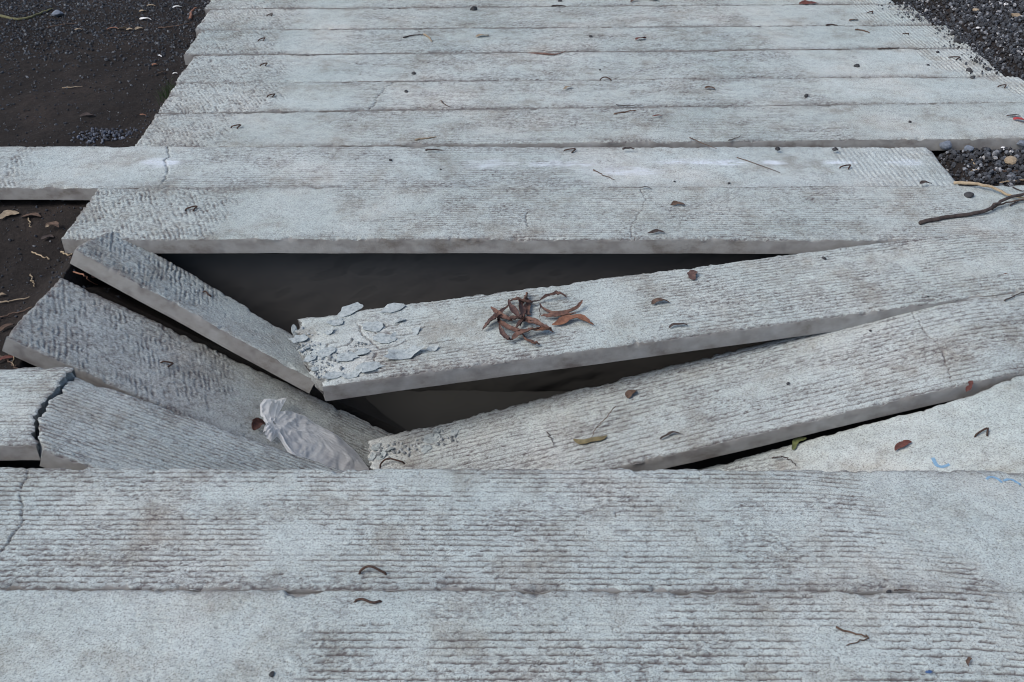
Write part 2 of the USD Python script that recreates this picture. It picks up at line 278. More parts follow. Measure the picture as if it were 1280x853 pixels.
def lining():
    parts = []
    def sheet(o, a, b, na, nb, nrm, seed):
        i, j = np.meshgrid(np.linspace(0, 1, na), np.linspace(0, 1, nb), indexing='ij')
        p = np.array(o) + i[..., None] * np.array(a) + j[..., None] * np.array(b)
        q = 0.020 * (fb(i * 9, j * 5, seed) - 0.5) * np.sin(np.pi * np.clip(i, 0, 1)) ** 0.3 + 0.006 * (n2(i * 60, j * 30, seed + 1) - 0.5)
        parts.append(((p + q[..., None] * np.array(nrm)).reshape(-1, 3), gridfaces(na, nb)))
    x0, x1, y0, y1, zb, zt = DX0 + 0.0, DX1 - 0.09, DY0 + 0.095, DY1 - 0.095, -DEEP + 0.07, -0.088
    sheet((x0, y1, zb), (x1 - x0, 0, 0), (0, 0, zt - zb), 90, 30, (0, -1, 0), 401)
    sheet((x1, y0, zb), (-(x1 - x0), 0, 0), (0, 0, zt - zb), 90, 30, (0, 1, 0), 411)
    sheet((x1, y1, zb), (0, y0 - y1, 0), (0, 0, zt - zb), 40, 30, (-1, 0, 0), 421)
    sheet((x0, y0, zb), (x1 - x0, 0, 0), (0, y1 - y0, 0), 90, 50, (0, 0, 1), 431)
    return join(parts)
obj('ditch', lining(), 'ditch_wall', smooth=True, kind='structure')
GZ = ground_z(X, Y)
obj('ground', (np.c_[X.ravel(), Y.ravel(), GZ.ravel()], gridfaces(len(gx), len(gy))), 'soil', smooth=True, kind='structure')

def gz(x, y):
    i = int(np.clip(np.searchsorted(gx, x) - 1, 0, len(gx) - 2)); j = int(np.clip(np.searchsorted(gy, y) - 1, 0, len(gy) - 2))
    a, b = (x - gx[i]) / (gx[i + 1] - gx[i]), (y - gy[j]) / (gy[j + 1] - gy[j])
    return float((GZ[i, j] * (1 - a) + GZ[i + 1, j] * a) * (1 - b) + (GZ[i, j + 1] * (1 - a) + GZ[i + 1, j + 1] * a) * b)
# ------------------------------------------------------------------ concrete planks
class Plank:
    """One concrete plank or piece of one. Local frame: u along, w across (0 = edge nearer the camera), z up from the top face.
    U = u + uoff counts from the whole plank's left end: rough raked end, smooth strip, combed middle, smooth strip, raked end."""
    def __init__(s, name, label, pose, u0, u1, W=0.345, W1=None, T=0.052, uoff=0.0, seed=0, seg=None, dw=0.003, pitch=0.0155, comb=1.0, rough_end=0.45, m0=0.75, m1=2.75, m1k=0.0,
                 rake=3.45, rake_amp=1.0, rough_amp=1.0, tint=(1, 1, 1), break0=None, break1=None, wmax=None, wmin=None, bend=(), cracks=(), paint=(), grime=1.0, dents=(), sag=None, group=None, lay=True):
        s.__dict__.update(locals()); del s.__dict__['s']
        s.R = rot(*pose[3:]); s.o = np.array(pose[:3])
        s.W1 = W if W1 is None else W1
        s.path = None
        if lay: s.build()
    def world(s, u, w, z=0.0):
        u, w, z = np.broadcast_arrays(np.asarray(u, float), np.asarray(w, float), np.asarray(z, float))
        return s.o + np.stack([u, w, z + s.bz(u)], -1) @ s.R.T
    def bz(s, u):
        z = np.zeros_like(np.asarray(u, float))
        for ub, ds in s.bend: z = z - ds * 0.04 * np.logaddexp(0, (u - ub) / 0.04)
        return z
    def pick(s, px, py, z=0.0):
        """(u, w) where the sight line through that point of the photograph meets the plank's top"""
        d = s.R.T @ ray(px, py); e = s.R.T @ (EYEP - s.o); zz = z
        for _ in range(6):
            q = e + d * (zz - e[2]) / d[2]; zz = z + float(s.bz(q[0]))
        return q[0], q[1]
    def on(s, px, py, lift=0.0):
        u, w = s.pick(px, py); return s.world(u, w, float(s.surf(np.array([u]), np.array([w]))[0][0]) + lift)
    def width(s, u): return s.W + (s.W1 - s.W) * (u - s.u0) / (s.u1 - s.u0)
    def surf(s, u, w, wl=None, wh=None, ue0=None, ue1=None):
        S = s.seed * 40; U = u + s.uoff; c = s.comb; w_ = w + s.seed * 0.371
        wl = 0.0 if wl is None else wl; wh = s.width(u) if wh is None else wh
        z = 0.0035 * (n2(U * 3, w_ * 6, S + 1) - 0.5) + 0.0011 * (fb(U * 45, w_ * 65, S + 2) - 0.5)
        grit = n2(U * 150, w_ * 260, S + 3); gr2 = n2(U * 75, w_ * 190, S + 42); gr3 = n2(U * 260, w_ * 420, S + 43); z = z + 0.0011 * (grit - 0.5) + 0.0010 * (gr2 - 0.5) + 0.0009 * (gr3 - 0.5)
        # combed middle: broken lengthwise grooves with a torn lip on the far side
        mid = ss(s.m0 - 0.05, s.m0 + 0.06, U + 0.22 * (fb(w_ * 9, U * 2, S + 4) - 0.5)); e1 = s.m1 + s.m1k * w
        end = U + 0.09 * (n2(w_ * 14, U * 1.5, S + 5) - 0.5)
        mid = mid * ss(e1 + 0.03, e1 - 0.03, end)
        patch = ss(0.28, 0.50, fb(U * 4.5, w_ * 9, S + 6)); torn = ss(0.52, 0.67, fb(U * 5.5 + 3, w_ * 13, S + 7))
        wob = 0.003 * (n2(U * 1.3, w_ * 2, S + 8) - 0.5) + 0.0022 * (n2(U * 9, w_ * 30, S + 9) - 0.5) + 0.10 * ss(e1 - 0.28, e1 + 0.02, U) ** 2 * (U - e1 + 0.28) * 0.6
        ph = (w + wob) / s.pitch; k = np.round(ph); d = (ph - k) * s.pitch
        m = (0.70 + 0.30 * n2(U * 5, k * 3.7, S + 10)) * (0.12 + 0.88 * ss(0.26, 0.56, 0.6 * n2(U * 62, k * 5.3, S + 11) + 0.4 * n2(U * 27, k * 7.1, S + 45))) * (0.20 + 0.80 * patch) * mid * c
        jag = 0.0016 * (n2(U * 110, k * 2.9, S + 12) - 0.5) + 0.0018 * (((U * 26 + k * 0.37) % 1.0) - 0.5)
        g = m * np.exp(-(((d + jag) / (0.0011 + 0.0011 * n2(U * 40, k * 1.3, S + 13))) ** 2))
        lip = m * np.exp(-(((d + jag - 0.0052) / 0.0026) ** 2))
        z = z - 0.0040 * g + 0.0011 * lip
        lump = fb(U * 110, w_ * 230, S + 14)
        tm = torn * (0.35 + 0.65 * mid) * s.grime
        z = z + tm * 0.0038 * (lump - 0.55)
        spk = ss(0.36, 0.16, gr3) * ss(0.62, 0.35, grit)
        dirt = 1.0 * g + tm * 0.40 * ss(0.50, 0.32, lump) + 0.55 * spk * (0.30 + 0.85 * torn + 0.35 * patch) * (0.40 + 0.60 * mid) + 0.28 * ss(0.28, 0.14, gr2) * (0.15 + 0.85 * patch) * (0.15 + 0.85 * mid)
        # rough raked ends
        z1 = ss(s.rough_end + 0.05, s.rough_end - 0.05, U + 0.16 * (fb(w_ * 9, U * 4, S + 15) - 0.5))
        ra, rb = U * 0.90 + w_ * 0.42, -U * 0.42 + w_ * 0.90; sc = 0.65 * n2(ra * 82 + 1.5 * n2(ra * 14, rb * 14, S + 16), rb * 30, S + 41) + 0.35 * n2(ra * 160, rb * 90, S + 44); r2 = 0.5 + 0.5 * np.cos(2 * math.pi * (ra + 0.010 * (n2(ra * 20, rb * 14, S + 47) - 0.5) + 0.006 * (n2(ra * 45, rb * 60, S + 48) - 0.5)) / 0.0145); sc = 0.60 * sc + 0.40 * r2; r = ss(0.24, 0.50, sc); mm = ss(0.36, 0.64, fb(U * 18, w_ * 24, S + 17)); l2 = fb(U * 85, w_ * 120, S + 18, 4)
        z = z + z1 * s.rough_amp * (0.0036 * (r - 0.8) * (0.35 + 0.65 * mm) + 0.0034 * (l2 - 0.5) + 0.0022 * (gr2 - 0.5))
        dirt = dirt + z1 * (0.4 + 0.6 * s.rough_amp) * (0.50 * (0.35 + 0.65 * mm) * ss(0.55, 0.05, r) + 0.36 * ss(0.45, 0.33, l2) + 0.30 * spk + 0.05) * (0.5 + 0.5 * s.grime)
        z2 = ss(s.rake - 0.04, s.rake + 0.04, U + 0.10 * (n2(w_ * 8, U * 2, S + 19) - 0.5))
        q = (U * 0.98 + w * 0.05 + 0.012 * (fb(U * 9, w_ * 9, S + 20) - 0.5)) / 0.0185; r = (0.5 + 0.5 * np.cos(2 * math.pi * q)) ** 0.6
        z = z + z2 * s.rake_amp * (0.0062 * (r - 0.8) * (0.35 + 0.65 * mm) + 0.003 * (l2 - 0.5)); dirt = dirt + z2 * s.rake_amp * (0.60 * ss(0.5, 0.0, r) * (0.35 + 0.65 * mm) + 0.2 * ss(0.45, 0.3, l2))
        # pits, worn edges, chips
        pit = ss(0.84, 0.93, n2(U * 150, w_ * 210, S + 21)); z = z - 0.0022 * pit; dirt = dirt + 0.45 * pit * (0.3 + 0.7 * mid)
        de = np.minimum(w - wl, wh - w)
        if ue0 is not None: de = np.minimum(de, np.minimum(u - ue0, ue1 - u))
        de = np.maximum(de, 0); chip = ss(0.60, 0.80, fb(U * 17, (w_ > s.seed * 0.371 + s.W / 2) * 5.3 + 0.5, S + 22))
        z = z - (0.0028 + 0.0022 * n2(U * 60, w_ * 60, S + 23)) * np.exp(-de / 0.0035) - 0.007 * chip * np.exp(-(de / 0.010) ** 2)
        eg = np.exp(-de / 0.016) * ss(0.30, 0.75, fb(U * 6, w_ * 30, S + 24)); dirt = dirt + 0.50 * eg * s.grime * (0.4 + 1.2 * grit) + 0.2 * chip * np.exp(-(de / 0.010) ** 2)
        paint = np.zeros_like(u)
        for (pu, pw, ru, rw, st) in s.paint:
            a = np.exp(-(((u - pu) / ru) ** 2 + ((w - pw) / rw) ** 2)); paint = np.maximum(paint, st * 0.8 * ss(0.20, 0.95, a * (0.1 + 1.5 * fb(U * 26, w_ * 110, S + 25))))
        for (du, dw_, rr, dep) in s.dents:
            z = z - dep * np.exp(-(((u - du) ** 2 + (w - dw_) ** 2) / rr ** 2))
        for line, wid, dep in s.cracks:
            L = np.asarray(line, float); lo, hi = L.min(0) - 0.03, L.max(0) + 0.03
            sel = np.nonzero((u > lo[0]) & (u < hi[0]) & (w > lo[1]) & (w < hi[1]))
            if not len(sel[0]): continue
            a, b = u[sel] + 0.010 * (n2(w[sel] * 42 + u[sel] * 5, w[sel] * 0 + 3, S + 26) - 0.5) + 0.006 * (n2(w[sel] * 130, w[sel] * 0 + 9, S + 27) - 0.5), w[sel] + 0.006 * (n2(u[sel] * 90, w[sel] * 0 + 5, S + 28) - 0.5)
            dd = np.full(len(a), 9.0)
            for (x0, y0), (x1, y1) in zip(L[:-1], L[1:]):
                t = np.clip(((a - x0) * (x1 - x0) + (b - y0) * (y1 - y0)) / ((x1 - x0) ** 2 + (y1 - y0) ** 2), 0, 1)
                dd = np.minimum(dd, np.hypot(a - x0 - t * (x1 - x0), b - y0 - t * (y1 - y0)))
            wv = wid * (0.30 + 0.9 * n2(a * 70, b * 70, S + 29)); e = np.exp(-((dd / wv) ** 2)) * ss(0.02, 0.32, n2(a * 25, b * 25, S + 30)); z[sel] -= dep * e; dirt[sel] += 0.85 * e
        return z, np.clip(dirt * (0.75 + 0.5 * grit), 0, 0.93), paint
    def build(s):
        T, S = s.T, s.seed * 40
        seg = s.seg or [(s.u0, s.u1, 0.004)]
        us = np.unique(np.concatenate([np.arange(a, b, d) for a, b, d in seg] + [[s.u1]])); sn = (us - s.u0) / (s.u1 - s.u0)
        nt = int(round(s.W / s.dw)) + 1; tn = np.linspace(0, 1, nt)
        # edges as curves: ends u0(t), u1(t); long edges wl(u), wh(u)
        e0 = s.u0 + (s.break0(tn * s.W) if s.break0 else 0.010 * (fb(tn * 6, tn * 0 + 1, S + 30) - 0.5) + 0.004 * (n2(tn * 40, tn * 0, S + 31) - 0.5))
        e1 = s.u1 + (s.break1(tn * s.W) if s.break1 else 0.010 * (fb(tn * 6, tn * 0 + 5, S + 32) - 0.5))
        UU = e0[None, :] + (e1 - e0)[None, :] * sn[:, None]
        ed = lambda u, k: 0.0040 * (fb((u + s.uoff) * 9, u * 0 + k, S + 33) - 0.5) + 0.0065 * (fb((u + s.uoff) * 60, u * 0 + k, S + 34) - 0.5)
        notch = lambda u, k: 0.011 * ss(0.63, 0.80, fb((u + s.uoff) * 15, u * 0 + k, S + 38)) * (0.4 + 0.6 * n2((u + s.uoff) * 120, u * 0 + k, S + 39))
        wl = ed(UU, 1.0) + notch(UU, 2.0) + (s.wmin(UU) if s.wmin else 0); wh = -notch(UU, 9.0) + (s.wmax(UU) if s.wmax else s.width(UU)) + ed(UU, 7.0)
        WW = wl + (wh - wl) * tn[None, :]
        Z, D, Pn = s.surf(UU, WW, wl, wh, e0[None, :], e1[None, :])
        B = s.bz(UU)
        V = [np.c_[UU.ravel(), WW.ravel(), (Z + B).ravel()]]; F = [gridfaces(len(us), nt)]
        C = [np.c_[D.ravel(), np.zeros(D.size), Pn.ravel()]]; base = D.size
        rims = []
        for line, outd, amp in ((np.s_[:, 0], (0, -1), 0.0006), (np.s_[:, -1], (0, 1), 0.0006), (np.s_[0, :], (-1, 0), 0.012 if s.break0 else 0.003), (np.s_[-1, :], (1, 0), 0.012 if s.break1 else 0.003)):
            u, w, z, b, dd = UU[line], WW[line], Z[line], B[line], D[line]; n = len(u)
            depths = np.array([0, 0.004, 0.012, 0.022, 0.034, 0.045, 1.0]); depths[-1] = T; depths = depths[(depths < T - 0.003) | (depths == T)]
            rows, cols = [], []
            ws = w
            if outd[0] == 0:
                kk_ = 61; pad = np.pad(w, kk_ // 2, mode='edge'); ws = np.convolve(pad, np.ones(kk_) / kk_, 'valid') + outd[1] * 0.0012
            for q, dep in enumerate(depths):
                wq = w + (ws - w) * ss(0.001, 0.011, dep)
                s_ = (u + w) * 1.0
                off = amp * (2.0 * fb(s_ * (55 if amp > 0.002 else 22), np.full(n, dep * 40 + outd[0] * 3 + outd[1]), S + 35) - (1.7 if amp > 0.006 else 0.8)) * ss(0, 0.012, dep) + (0.0012 if q else 0)
                rows.append(np.c_[u + outd[0] * off, wq + outd[1] * off, np.where(q == 0, z, np.minimum(z, -dep + 0.001)) * 1.0 + b])
                br = (s.break0 is not None and outd[0] < 0) or (s.break1 is not None and outd[0] > 0)
                drip = fb(s_ * 26, np.full(n, dep * 45.0 + outd[1]), S + 36); topgrime = math.exp(-dep / 0.007)
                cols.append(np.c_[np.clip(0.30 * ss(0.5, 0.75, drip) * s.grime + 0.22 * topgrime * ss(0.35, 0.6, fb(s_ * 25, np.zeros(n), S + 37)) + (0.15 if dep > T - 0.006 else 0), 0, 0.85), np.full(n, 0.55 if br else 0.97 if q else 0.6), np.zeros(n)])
            m = len(depths); idx = base + np.arange(m * n).reshape(m, n)
            a, b_, c, d = idx[:-1, :-1].ravel(), idx[:-1, 1:].ravel(), idx[1:, 1:].ravel(), idx[1:, :-1].ravel()
            f = np.vstack([np.c_[a, d, c], np.c_[a, c, b_]])
            if outd in ((0, 1), (-1, 0)): f = f[:, ::-1]
            V += rows; C += cols; F.append(f); base += m * n; rims.append(idx[-1])
        fr, bk, le, ri = rims
        st = np.arange(0, len(fr), 8); st = np.unique(np.r_[st, len(fr) - 1])
        VV = np.vstack(V); k = len(st); V.append(VV[fr[st]]); V.append(VV[bk[st]]); C.append(np.tile([0.3, 1.0, 0.0], (2 * k, 1)))
        a = base + np.arange(k - 1); b, c, d = a + 1, a + k + 1, a + k
        F.append(np.vstack([np.c_[a, c, b], np.c_[a, d, c]])); base += 2 * k
        for rim, flip in ((le, True), (ri, False)):
            V.append(VV[rim]); C.append(np.tile([0.3, 1.0, 0.0], (len(rim), 1))); rim = base + np.arange(len(rim)); base += len(rim)
            f = np.c_[np.full(len(rim) - 2, rim[0]), rim[1:-1], rim[2:]]; F.append(f[:, ::-1] if flip else f)
        M = np.eye(4); M[:3, :3] = s.R; M[:3, 3] = s.o
        s.path = thing(s.name, s.label, 'concrete plank', s.group, M)
        obj('slab', (np.vstack(V), np.vstack(F)), 'concrete', s.path, smooth=True, wear=np.vstack(C), tint=s.tint)
    def part(s, name, mesh, mat, loc=(0, 0, 0), smooth=True, **kw):
        obj(name, mesh, mat, s.path, loc, smooth, **kw)
    def loop(s, px, py, w_px=12, turn=0.0, kind='hook', lift=None):
        """a bent end of lifting wire standing out of the plank"""
        u, w = s.pick(px, py); P = s.world(u, w); dist = np.linalg.norm(P - EYEP); L = w_px / FPX * dist; r = 0.0026
        z = float(s.surf(np.array([u]), np.array([w]))[0][0] + s.bz(np.array([u]))[0])
        if kind == 'arch':
            h = lift or 0.26 * L; q = np.linspace(0, 1, 15); x = (q - 0.5) * L; zz = h * np.clip(np.sin(np.pi * q), 0, 1) ** 0.55; p = np.c_[x, 0.12 * L * np.sin(q * 5), zz - 0.004 * (zz < 1e-6)]
        elif kind == 'flat':
            q = np.linspace(0, 1, 12); p = np.c_[(q - 0.5) * L, 0.09 * L * np.sin(q * 6.5), np.full(12, 0.004)]; p[0, 2] = p[-1, 2] = -0.004
        else:
            q = np.linspace(0, 1, 12); p = np.c_[np.where(q < 0.6, q / 0.6 * L, L * (1 - (q - 0.6) * 0.9)) - 0.5 * L, np.where(q < 0.6, 0.1 * L * q, 0.06 * L - (q - 0.6) * 1.1 * L), 0.003 + 0.007 * np.sin(np.pi * np.clip(q, 0, 1)) ** 0.8]; p[0, 2] = -0.004
        c, sn = math.cos(turn), math.sin(turn); p[:, :2] = p[:, :2] @ np.array([[c, sn], [-sn, c]])
        s.part('lifting_hook', tube(p, r, 7), 'rusty_steel', (u, w, z))

PL = {}
def flat(key, name_label, front, back, xl, xr, gap=(0.004, 0.004), z=(0, 0), **kw):
    """a level plank between two seams of the photograph given as (y at x = 0, slope); z = heights of its left and right end"""
    (yf, kf), (yb, kb) = front, back; tilt = math.degrees(math.atan2(z[1] - z[0], xr - xl)); yaw = math.degrees(math.atan(kf))
    yl = yf + kf * xl + gap[0]; W0 = (yb + kb * xl) - gap[1] - yl; Wr = (yb + kb * xr) - gap[1] - (yf + kf * xr + gap[0])
    PL[key] = Plank('concrete_plank', name_label, (xl, yl, z[0], yaw, tilt, 0), 0.0, xr - xl, W=W0, W1=Wr, **kw)
    return PL[key]
tn_ = lambda a: math.tan(math.radians(a))
S0, S1, S2, S3, S4, S5, S6, S7 = (5.26, tn_(1.45)), (4.916, tn_(1.25)), (4.559, tn_(1.60)), (4.200, tn_(1.25)), (3.872, tn_(1.78)), (3.529, tn_(1.3)), (3.169, tn_(0.36)), (2.793, tn_(-0.1))
far = lambda L: [(0, 0.6, 0.0045), (0.6, 3.2, 0.0065), (3.2, L, 0.004)]
flat('p_b', 'far concrete plank, last one at the top edge of the picture', (5.61, tn_(1.4)), (5.96, tn_(1.4)), -1.62, 2.02, seed=1, seg=[(0, 3.64, 0.012)], dw=0.008, rough_end=0.42)
flat('p0', 'far concrete plank cut by the top edge, only its front strip in view', S0, (5.61, tn_(1.4)), -1.60, 2.02, gap=(0.012, 0.006), rake=3.38, tint=(0.96, 0.96, 0.95), seed=2, seg=far(3.62), dw=0.006, rough_end=0.50)
flat('p1', 'concrete plank, seventh row behind the hole, near the top of the picture', S1, S0, -1.56, 2.10, gap=(0.010, 0.005), rake=3.34, tint=(1.0, 0.99, 0.98), seed=3, seg=far(3.66), dw=0.0045, rough_end=0.46)
flat('p2', 'concrete plank, sixth row behind the hole, its left end jutting over the dark soil', S2, S1, -1.52, 2.17, rake=3.36, tint=(0.97, 0.98, 0.98), seed=4, seg=far(3.69), dw=0.005, rough_end=0.44, gap=(0.012, 0.006))
flat('p3', 'concrete plank, fifth row behind the hole', S3, S2, -1.46, 2.17, rake=3.38, tint=(1.02, 1.02, 1.02), seed=5, seg=far(3.63), dw=0.005, rough_end=0.44, gap=(0.005, 0.008))
p4c = [(0.935, 0.33), (0.93, 0.28), (0.90, 0.25), (0.905, 0.20), (0.875, 0.13), (0.88, 0.07), (0.86, 0.0)]
flat('p4', 'concrete plank, fourth row behind the hole, with a crack left of its middle', S4, S3, -1.44, 2.24, rake=3.53, tint=(1.03, 1.03, 1.03), seed=6, seg=[(0, 0.6, 0.004), (0.6, 3.4, 0.0055), (3.4, 3.68, 0.004)], dw=0.0038, rough_end=0.46, gap=(0.014, 0.004), cracks=[(p4c, 0.0028, 0.008)])
flat('p5', 'concrete plank, third row behind the hole, its front face showing above gravel', S5, S4, -1.43, 2.25, z=(0, 0.006), rake=3.62, tint=(0.96, 0.955, 0.95), seed=7, seg=[(0, 3.68, 0.0045)], dw=0.0034, rough_end=0.32, gap=(0.002, 0.006))
p6 = flat('p6', 'long concrete plank sticking out to the left behind the hole, smeared with white paint', S6, (3.523, tn_(0.62)), -2.15, 1.59, z=(0.004, -0.016), tint=(1.02, 1.02, 1.03), seed=8, seg=[(0, 0.3, 0.012), (0.3, 3.74, 0.004)], dw=0.0034, gap=(0.002, 0.002), rough_end=0.40, m0=0.95, m1=2.55, rake=3.36, rake_amp=0.55, lay=False)
def pk(P, *pts): return [P.pick(*q) for q in pts]
p6.cracks = [(pk(p6, (208, 183), (211, 195), (205, 201), (212, 211), (208, 222), (199, 234)), 0.0026, 0.010)]
p6.paint = [(*p6.pick(x, y), ru, rw, st) for x, y, ru, rw, st in ((202, 203, 0.08, 0.05, 0.7), (615, 205, 0.13, 0.05, 0.45), (700, 205, 0.18, 0.035, 0.55), (780, 214, 0.16, 0.05, 0.5), (870, 203, 0.16, 0.03, 0.65), (910, 204, 0.08, 0.03, 0.7), (967, 204, 0.06, 0.022, 0.85), (1050, 203, 0.07, 0.025, 0.7), (1130, 203, 0.08, 0.04, 0.45))]
p6.build()
p7 = flat('p7', 'first intact concrete plank behind the hole, its front face overhanging the dark pit', S7, S6, -1.445, 2.16, gap=(0.0, 0.002), tint=(0.97, 0.97, 0.97), seed=9, T=0.055, seg=[(0, 2.9, 0.0034), (2.9, 3.7, 0.008)], dw=0.0023, rough_end=0.50, m0=0.85, m1=3.0, pitch=0.014, lay=False)
p7.cracks = [(pk(p7, (800, 237), (806, 250), (802, 262), (795, 272), (790, 285), (792, 300)), 0.0019, 0.004), (pk(p7, (658, 266), (659, 276), (661, 284)), 0.0022, 0.006)]
p7.build()

# the three broken rows
jag = lambda seed, a=0.02, b=0.010: (lambda w: a * (fb(w * 9, w * 0 + 2, 900 + seed) - 0.5) * 2 + b * (fb(w * 60, w * 0 + 4, 950 + seed) - 0.5) * 2)
p8l = PL['p8l'] = Plank('broken_plank', 'left half of the broken plank nearest the intact rows, tipped into the pit', (-1.322, 2.624, 0.062, -14.0, -26.2, -14.0), 0.0, 0.82, W=0.215, T=0.056, uoff=0.0, rough_amp=0.7, tint=(0.92, 0.92, 0.92), seed=10, seg=[(0, 0.82, 0.003)], dw=0.0028, rough_end=0.40, m0=1.3, grime=1.2,
    break1=lambda w: -0.11 * ss(0.04, 0.20, w) + jag(1, 0.010, 0.012)(w), wmax=lambda u: 0.215 - 0.035 * ss(0.25, 0.75, u))
p8r = PL['p8r'] = Plank('broken_plank', 'right half of the broken plank with a heap of dry brown pods lying on it', (1.5, 2.468, 0.011, 7.73, 3.86, 0.67), -2.15, 0.62, W=0.35, T=0.058, uoff=2.95, tint=(0.99, 0.985, 0.98), seed=11, seg=[(-2.15, 0.0, 0.0032), (0.0, 0.62, 0.008)], dw=0.0021, rough_end=-1, m0=1.0, m1=3.1, pitch=0.0145, bend=[(0.0, 0.06)], grime=1.0, lay=False)
a_, b_ = p8r.pick(366, 405), p8r.pick(406, 486)
p8r.u0 = 0.5 * (a_[0] + b_[0]); k_ = (a_[0] - b_[0]) / max(0.05, a_[1] - b_[1])
p8r.seg = [(p8r.u0, 0.0, 0.0032), (0.0, 0.62, 0.008)]
p8r.break0 = lambda w: k_ * (w - 0.175) + jag(2, 0.035, 0.022)(w)
p8r.grime = 0.9
p8r.cracks = [(pk(p8r, *c), 0.0030, 0.006) for c in ([(445, 402), (453, 418), (463, 427.5), (474.5, 436), (494, 432), (507, 426)], [(466, 453), (480, 451.5), (497, 447), (517, 444), (525, 441.6)], [(484, 416), (503, 419), (517, 416)], [(432, 468), (452, 470), (463, 465.6), (491, 460)], [(469, 402), (483, 409), (497, 405)],
    [(427, 444), (441, 443), (455, 444)], [(404, 440), (408, 430), (422, 427)], [(535, 430), (552, 427), (565, 424)], [(470, 440), (466, 447), (466, 453)], [(523, 410), (545, 408)], [(560, 440), (590, 434)], [(440, 425), (432, 432), (420, 434)])]
p8r.dents = [(*p8r.pick(400, 470), 0.03, 0.007), (*p8r.pick(385, 425), 0.03, 0.006)]
p8r.build()
p9l = PL['p9l'] = Plank('broken_plank', 'left half of the middle broken plank, dirty rough end on soil, plastic bag below', (-1.385, 2.240, 0.007, -4.89, -29.3, -4.90), 0.0, 1.22, W=0.35, T=0.056, rough_amp=0.55, tint=(0.90, 0.88, 0.88), seed=12, seg=[(0, 1.22, 0.003)], dw=0.003, rough_end=0.55, m0=0.98, m1=4, pitch=0.013, grime=1.5, break1=jag(3))
p9r = PL['p9r'] = Plank('broken_plank', 'right half of the middle broken plank, combed top sloping down to the plastic bag', (1.499, 2.128, 0.022, 5.95, 12.95, 2.31), -2.0, 0.62, W=0.35, T=0.052, uoff=2.95, tint=(1.0, 0.98, 0.98), seed=13, seg=[(-2.0, 0.0, 0.003), (0.0, 0.62, 0.008)], dw=0.0019, rough_end=-1, m0=1.1, m1=3.2, pitch=0.0165, bend=[(-0.18, 0.20)], lay=False,
    wmin=lambda u: 0.0 * u)
a_, b_ = p9r.pick(487, 549), p9r.pick(470, 600)
p9r.u0 = a_[0] - 0.05; p9r.seg = [(p9r.u0, 0.0, 0.003), (0.0, 0.62, 0.008)]; p9r.break0 = jag(4, 0.03, 0.012)
p9r.cracks = [(pk(p9r, (1138, 388), (1150, 408), (1165, 425), (1178, 440), (1183, 460), (1192, 478)), 0.0018, 0.004)]
p9r.build()
# the crack through the left part of the nearest broken row, seen as two pieces with matching edges
CR = [(47, 578), (49, 570), (45, 550), (40, 540), (44, 520), (50, 505), (66, 490), (74, 477), (86, 463)]
P10A = (-2.0, 1.7990, -0.010, 0.4, 0.35, -1.0)
tmp = Plank('x', 'x', P10A, 0, 1, lay=False)
cw = sorted([(tmp.pick(x, y)[1], tmp.pick(x, y)[0]) for x, y in CR]); cw_w, cw_u = np.array([c[0] for c in cw]), np.array([c[1] for c in cw])
teeth = lambda w, k: 0.012 * (fb(w * 26, w * 0 + 3, 970 + k) - 0.5) + 0.010 * (n2(w * 75, w * 0 + 3, 975 + k) - 0.5)
um = float(cw_u.mean())
p10a = PL['p10a'] = Plank('broken_plank', 'short broken plank end at the left edge, split off by a wide jagged crack', P10A, 0.0, um, W=0.318, T=0.052, seed=14, seg=[(0, 0.55, 0.012), (0.55, um, 0.003)], dw=0.0021, rough_end=0.35, m0=0.6, m1=4, pitch=0.0125, comb=0.8,
    break1=lambda w: np.interp(w, cw_w, cw_u) - um + teeth(w, 0))
ang = (-1.105, 1.783, -0.006, -6.5, -20.5, -10.5)
tmp = Plank('x', 'x', ang, 0, 1, lay=False)
CRR = [(57, 564), (51, 550), (48, 538), (52, 519), (62, 500), (75, 492), (83, 479), (96, 467)]
dw2 = sorted([(tmp.pick(x, y)[1], tmp.pick(x, y)[0]) for x, y in CRR]); d_w, d_u = np.array([c[0] for c in dw2]), np.array([c[1] for c in dw2])
p10b = PL['p10b'] = Plank('broken_plank', 'combed piece of the nearest broken plank sagging to the right of the jagged crack', ang, 0.0, 1.05, W=0.325, T=0.052, uoff=0.9, tint=(0.93, 0.94, 0.95), seed=15, seg=[(0, 0.8, 0.003), (0.8, 1.05, 0.006)], dw=0.0021, rough_end=-1, m0=0.2, m1=4, pitch=0.0135,
    break0=lambda w: np.interp(w, d_w, d_u) + teeth(w, 0), break1=jag(6))
p10r = PL['p10r'] = Plank('broken_plank', 'smooth pale right end of the nearest broken plank with blue chalk marks', (1.32, 1.722, -0.012, 0.8, 20.0, -2.0), -0.95, 0.20, wmax=lambda u: 0.345 + 0.045 * ss(-0.12, 0.05, u), W=0.345, T=0.052, uoff=3.3, tint=(1.05, 1.03, 1.02), seed=16, seg=[(-0.95, 0.20, 0.003)], dw=0.003, rough_end=-1, m0=1.0, m1=2.75, m1k=-0.3, rake=3.55, bend=[(0.0, 0.36)], grime=0.6, break0=jag(7, 0.04, 0.012))

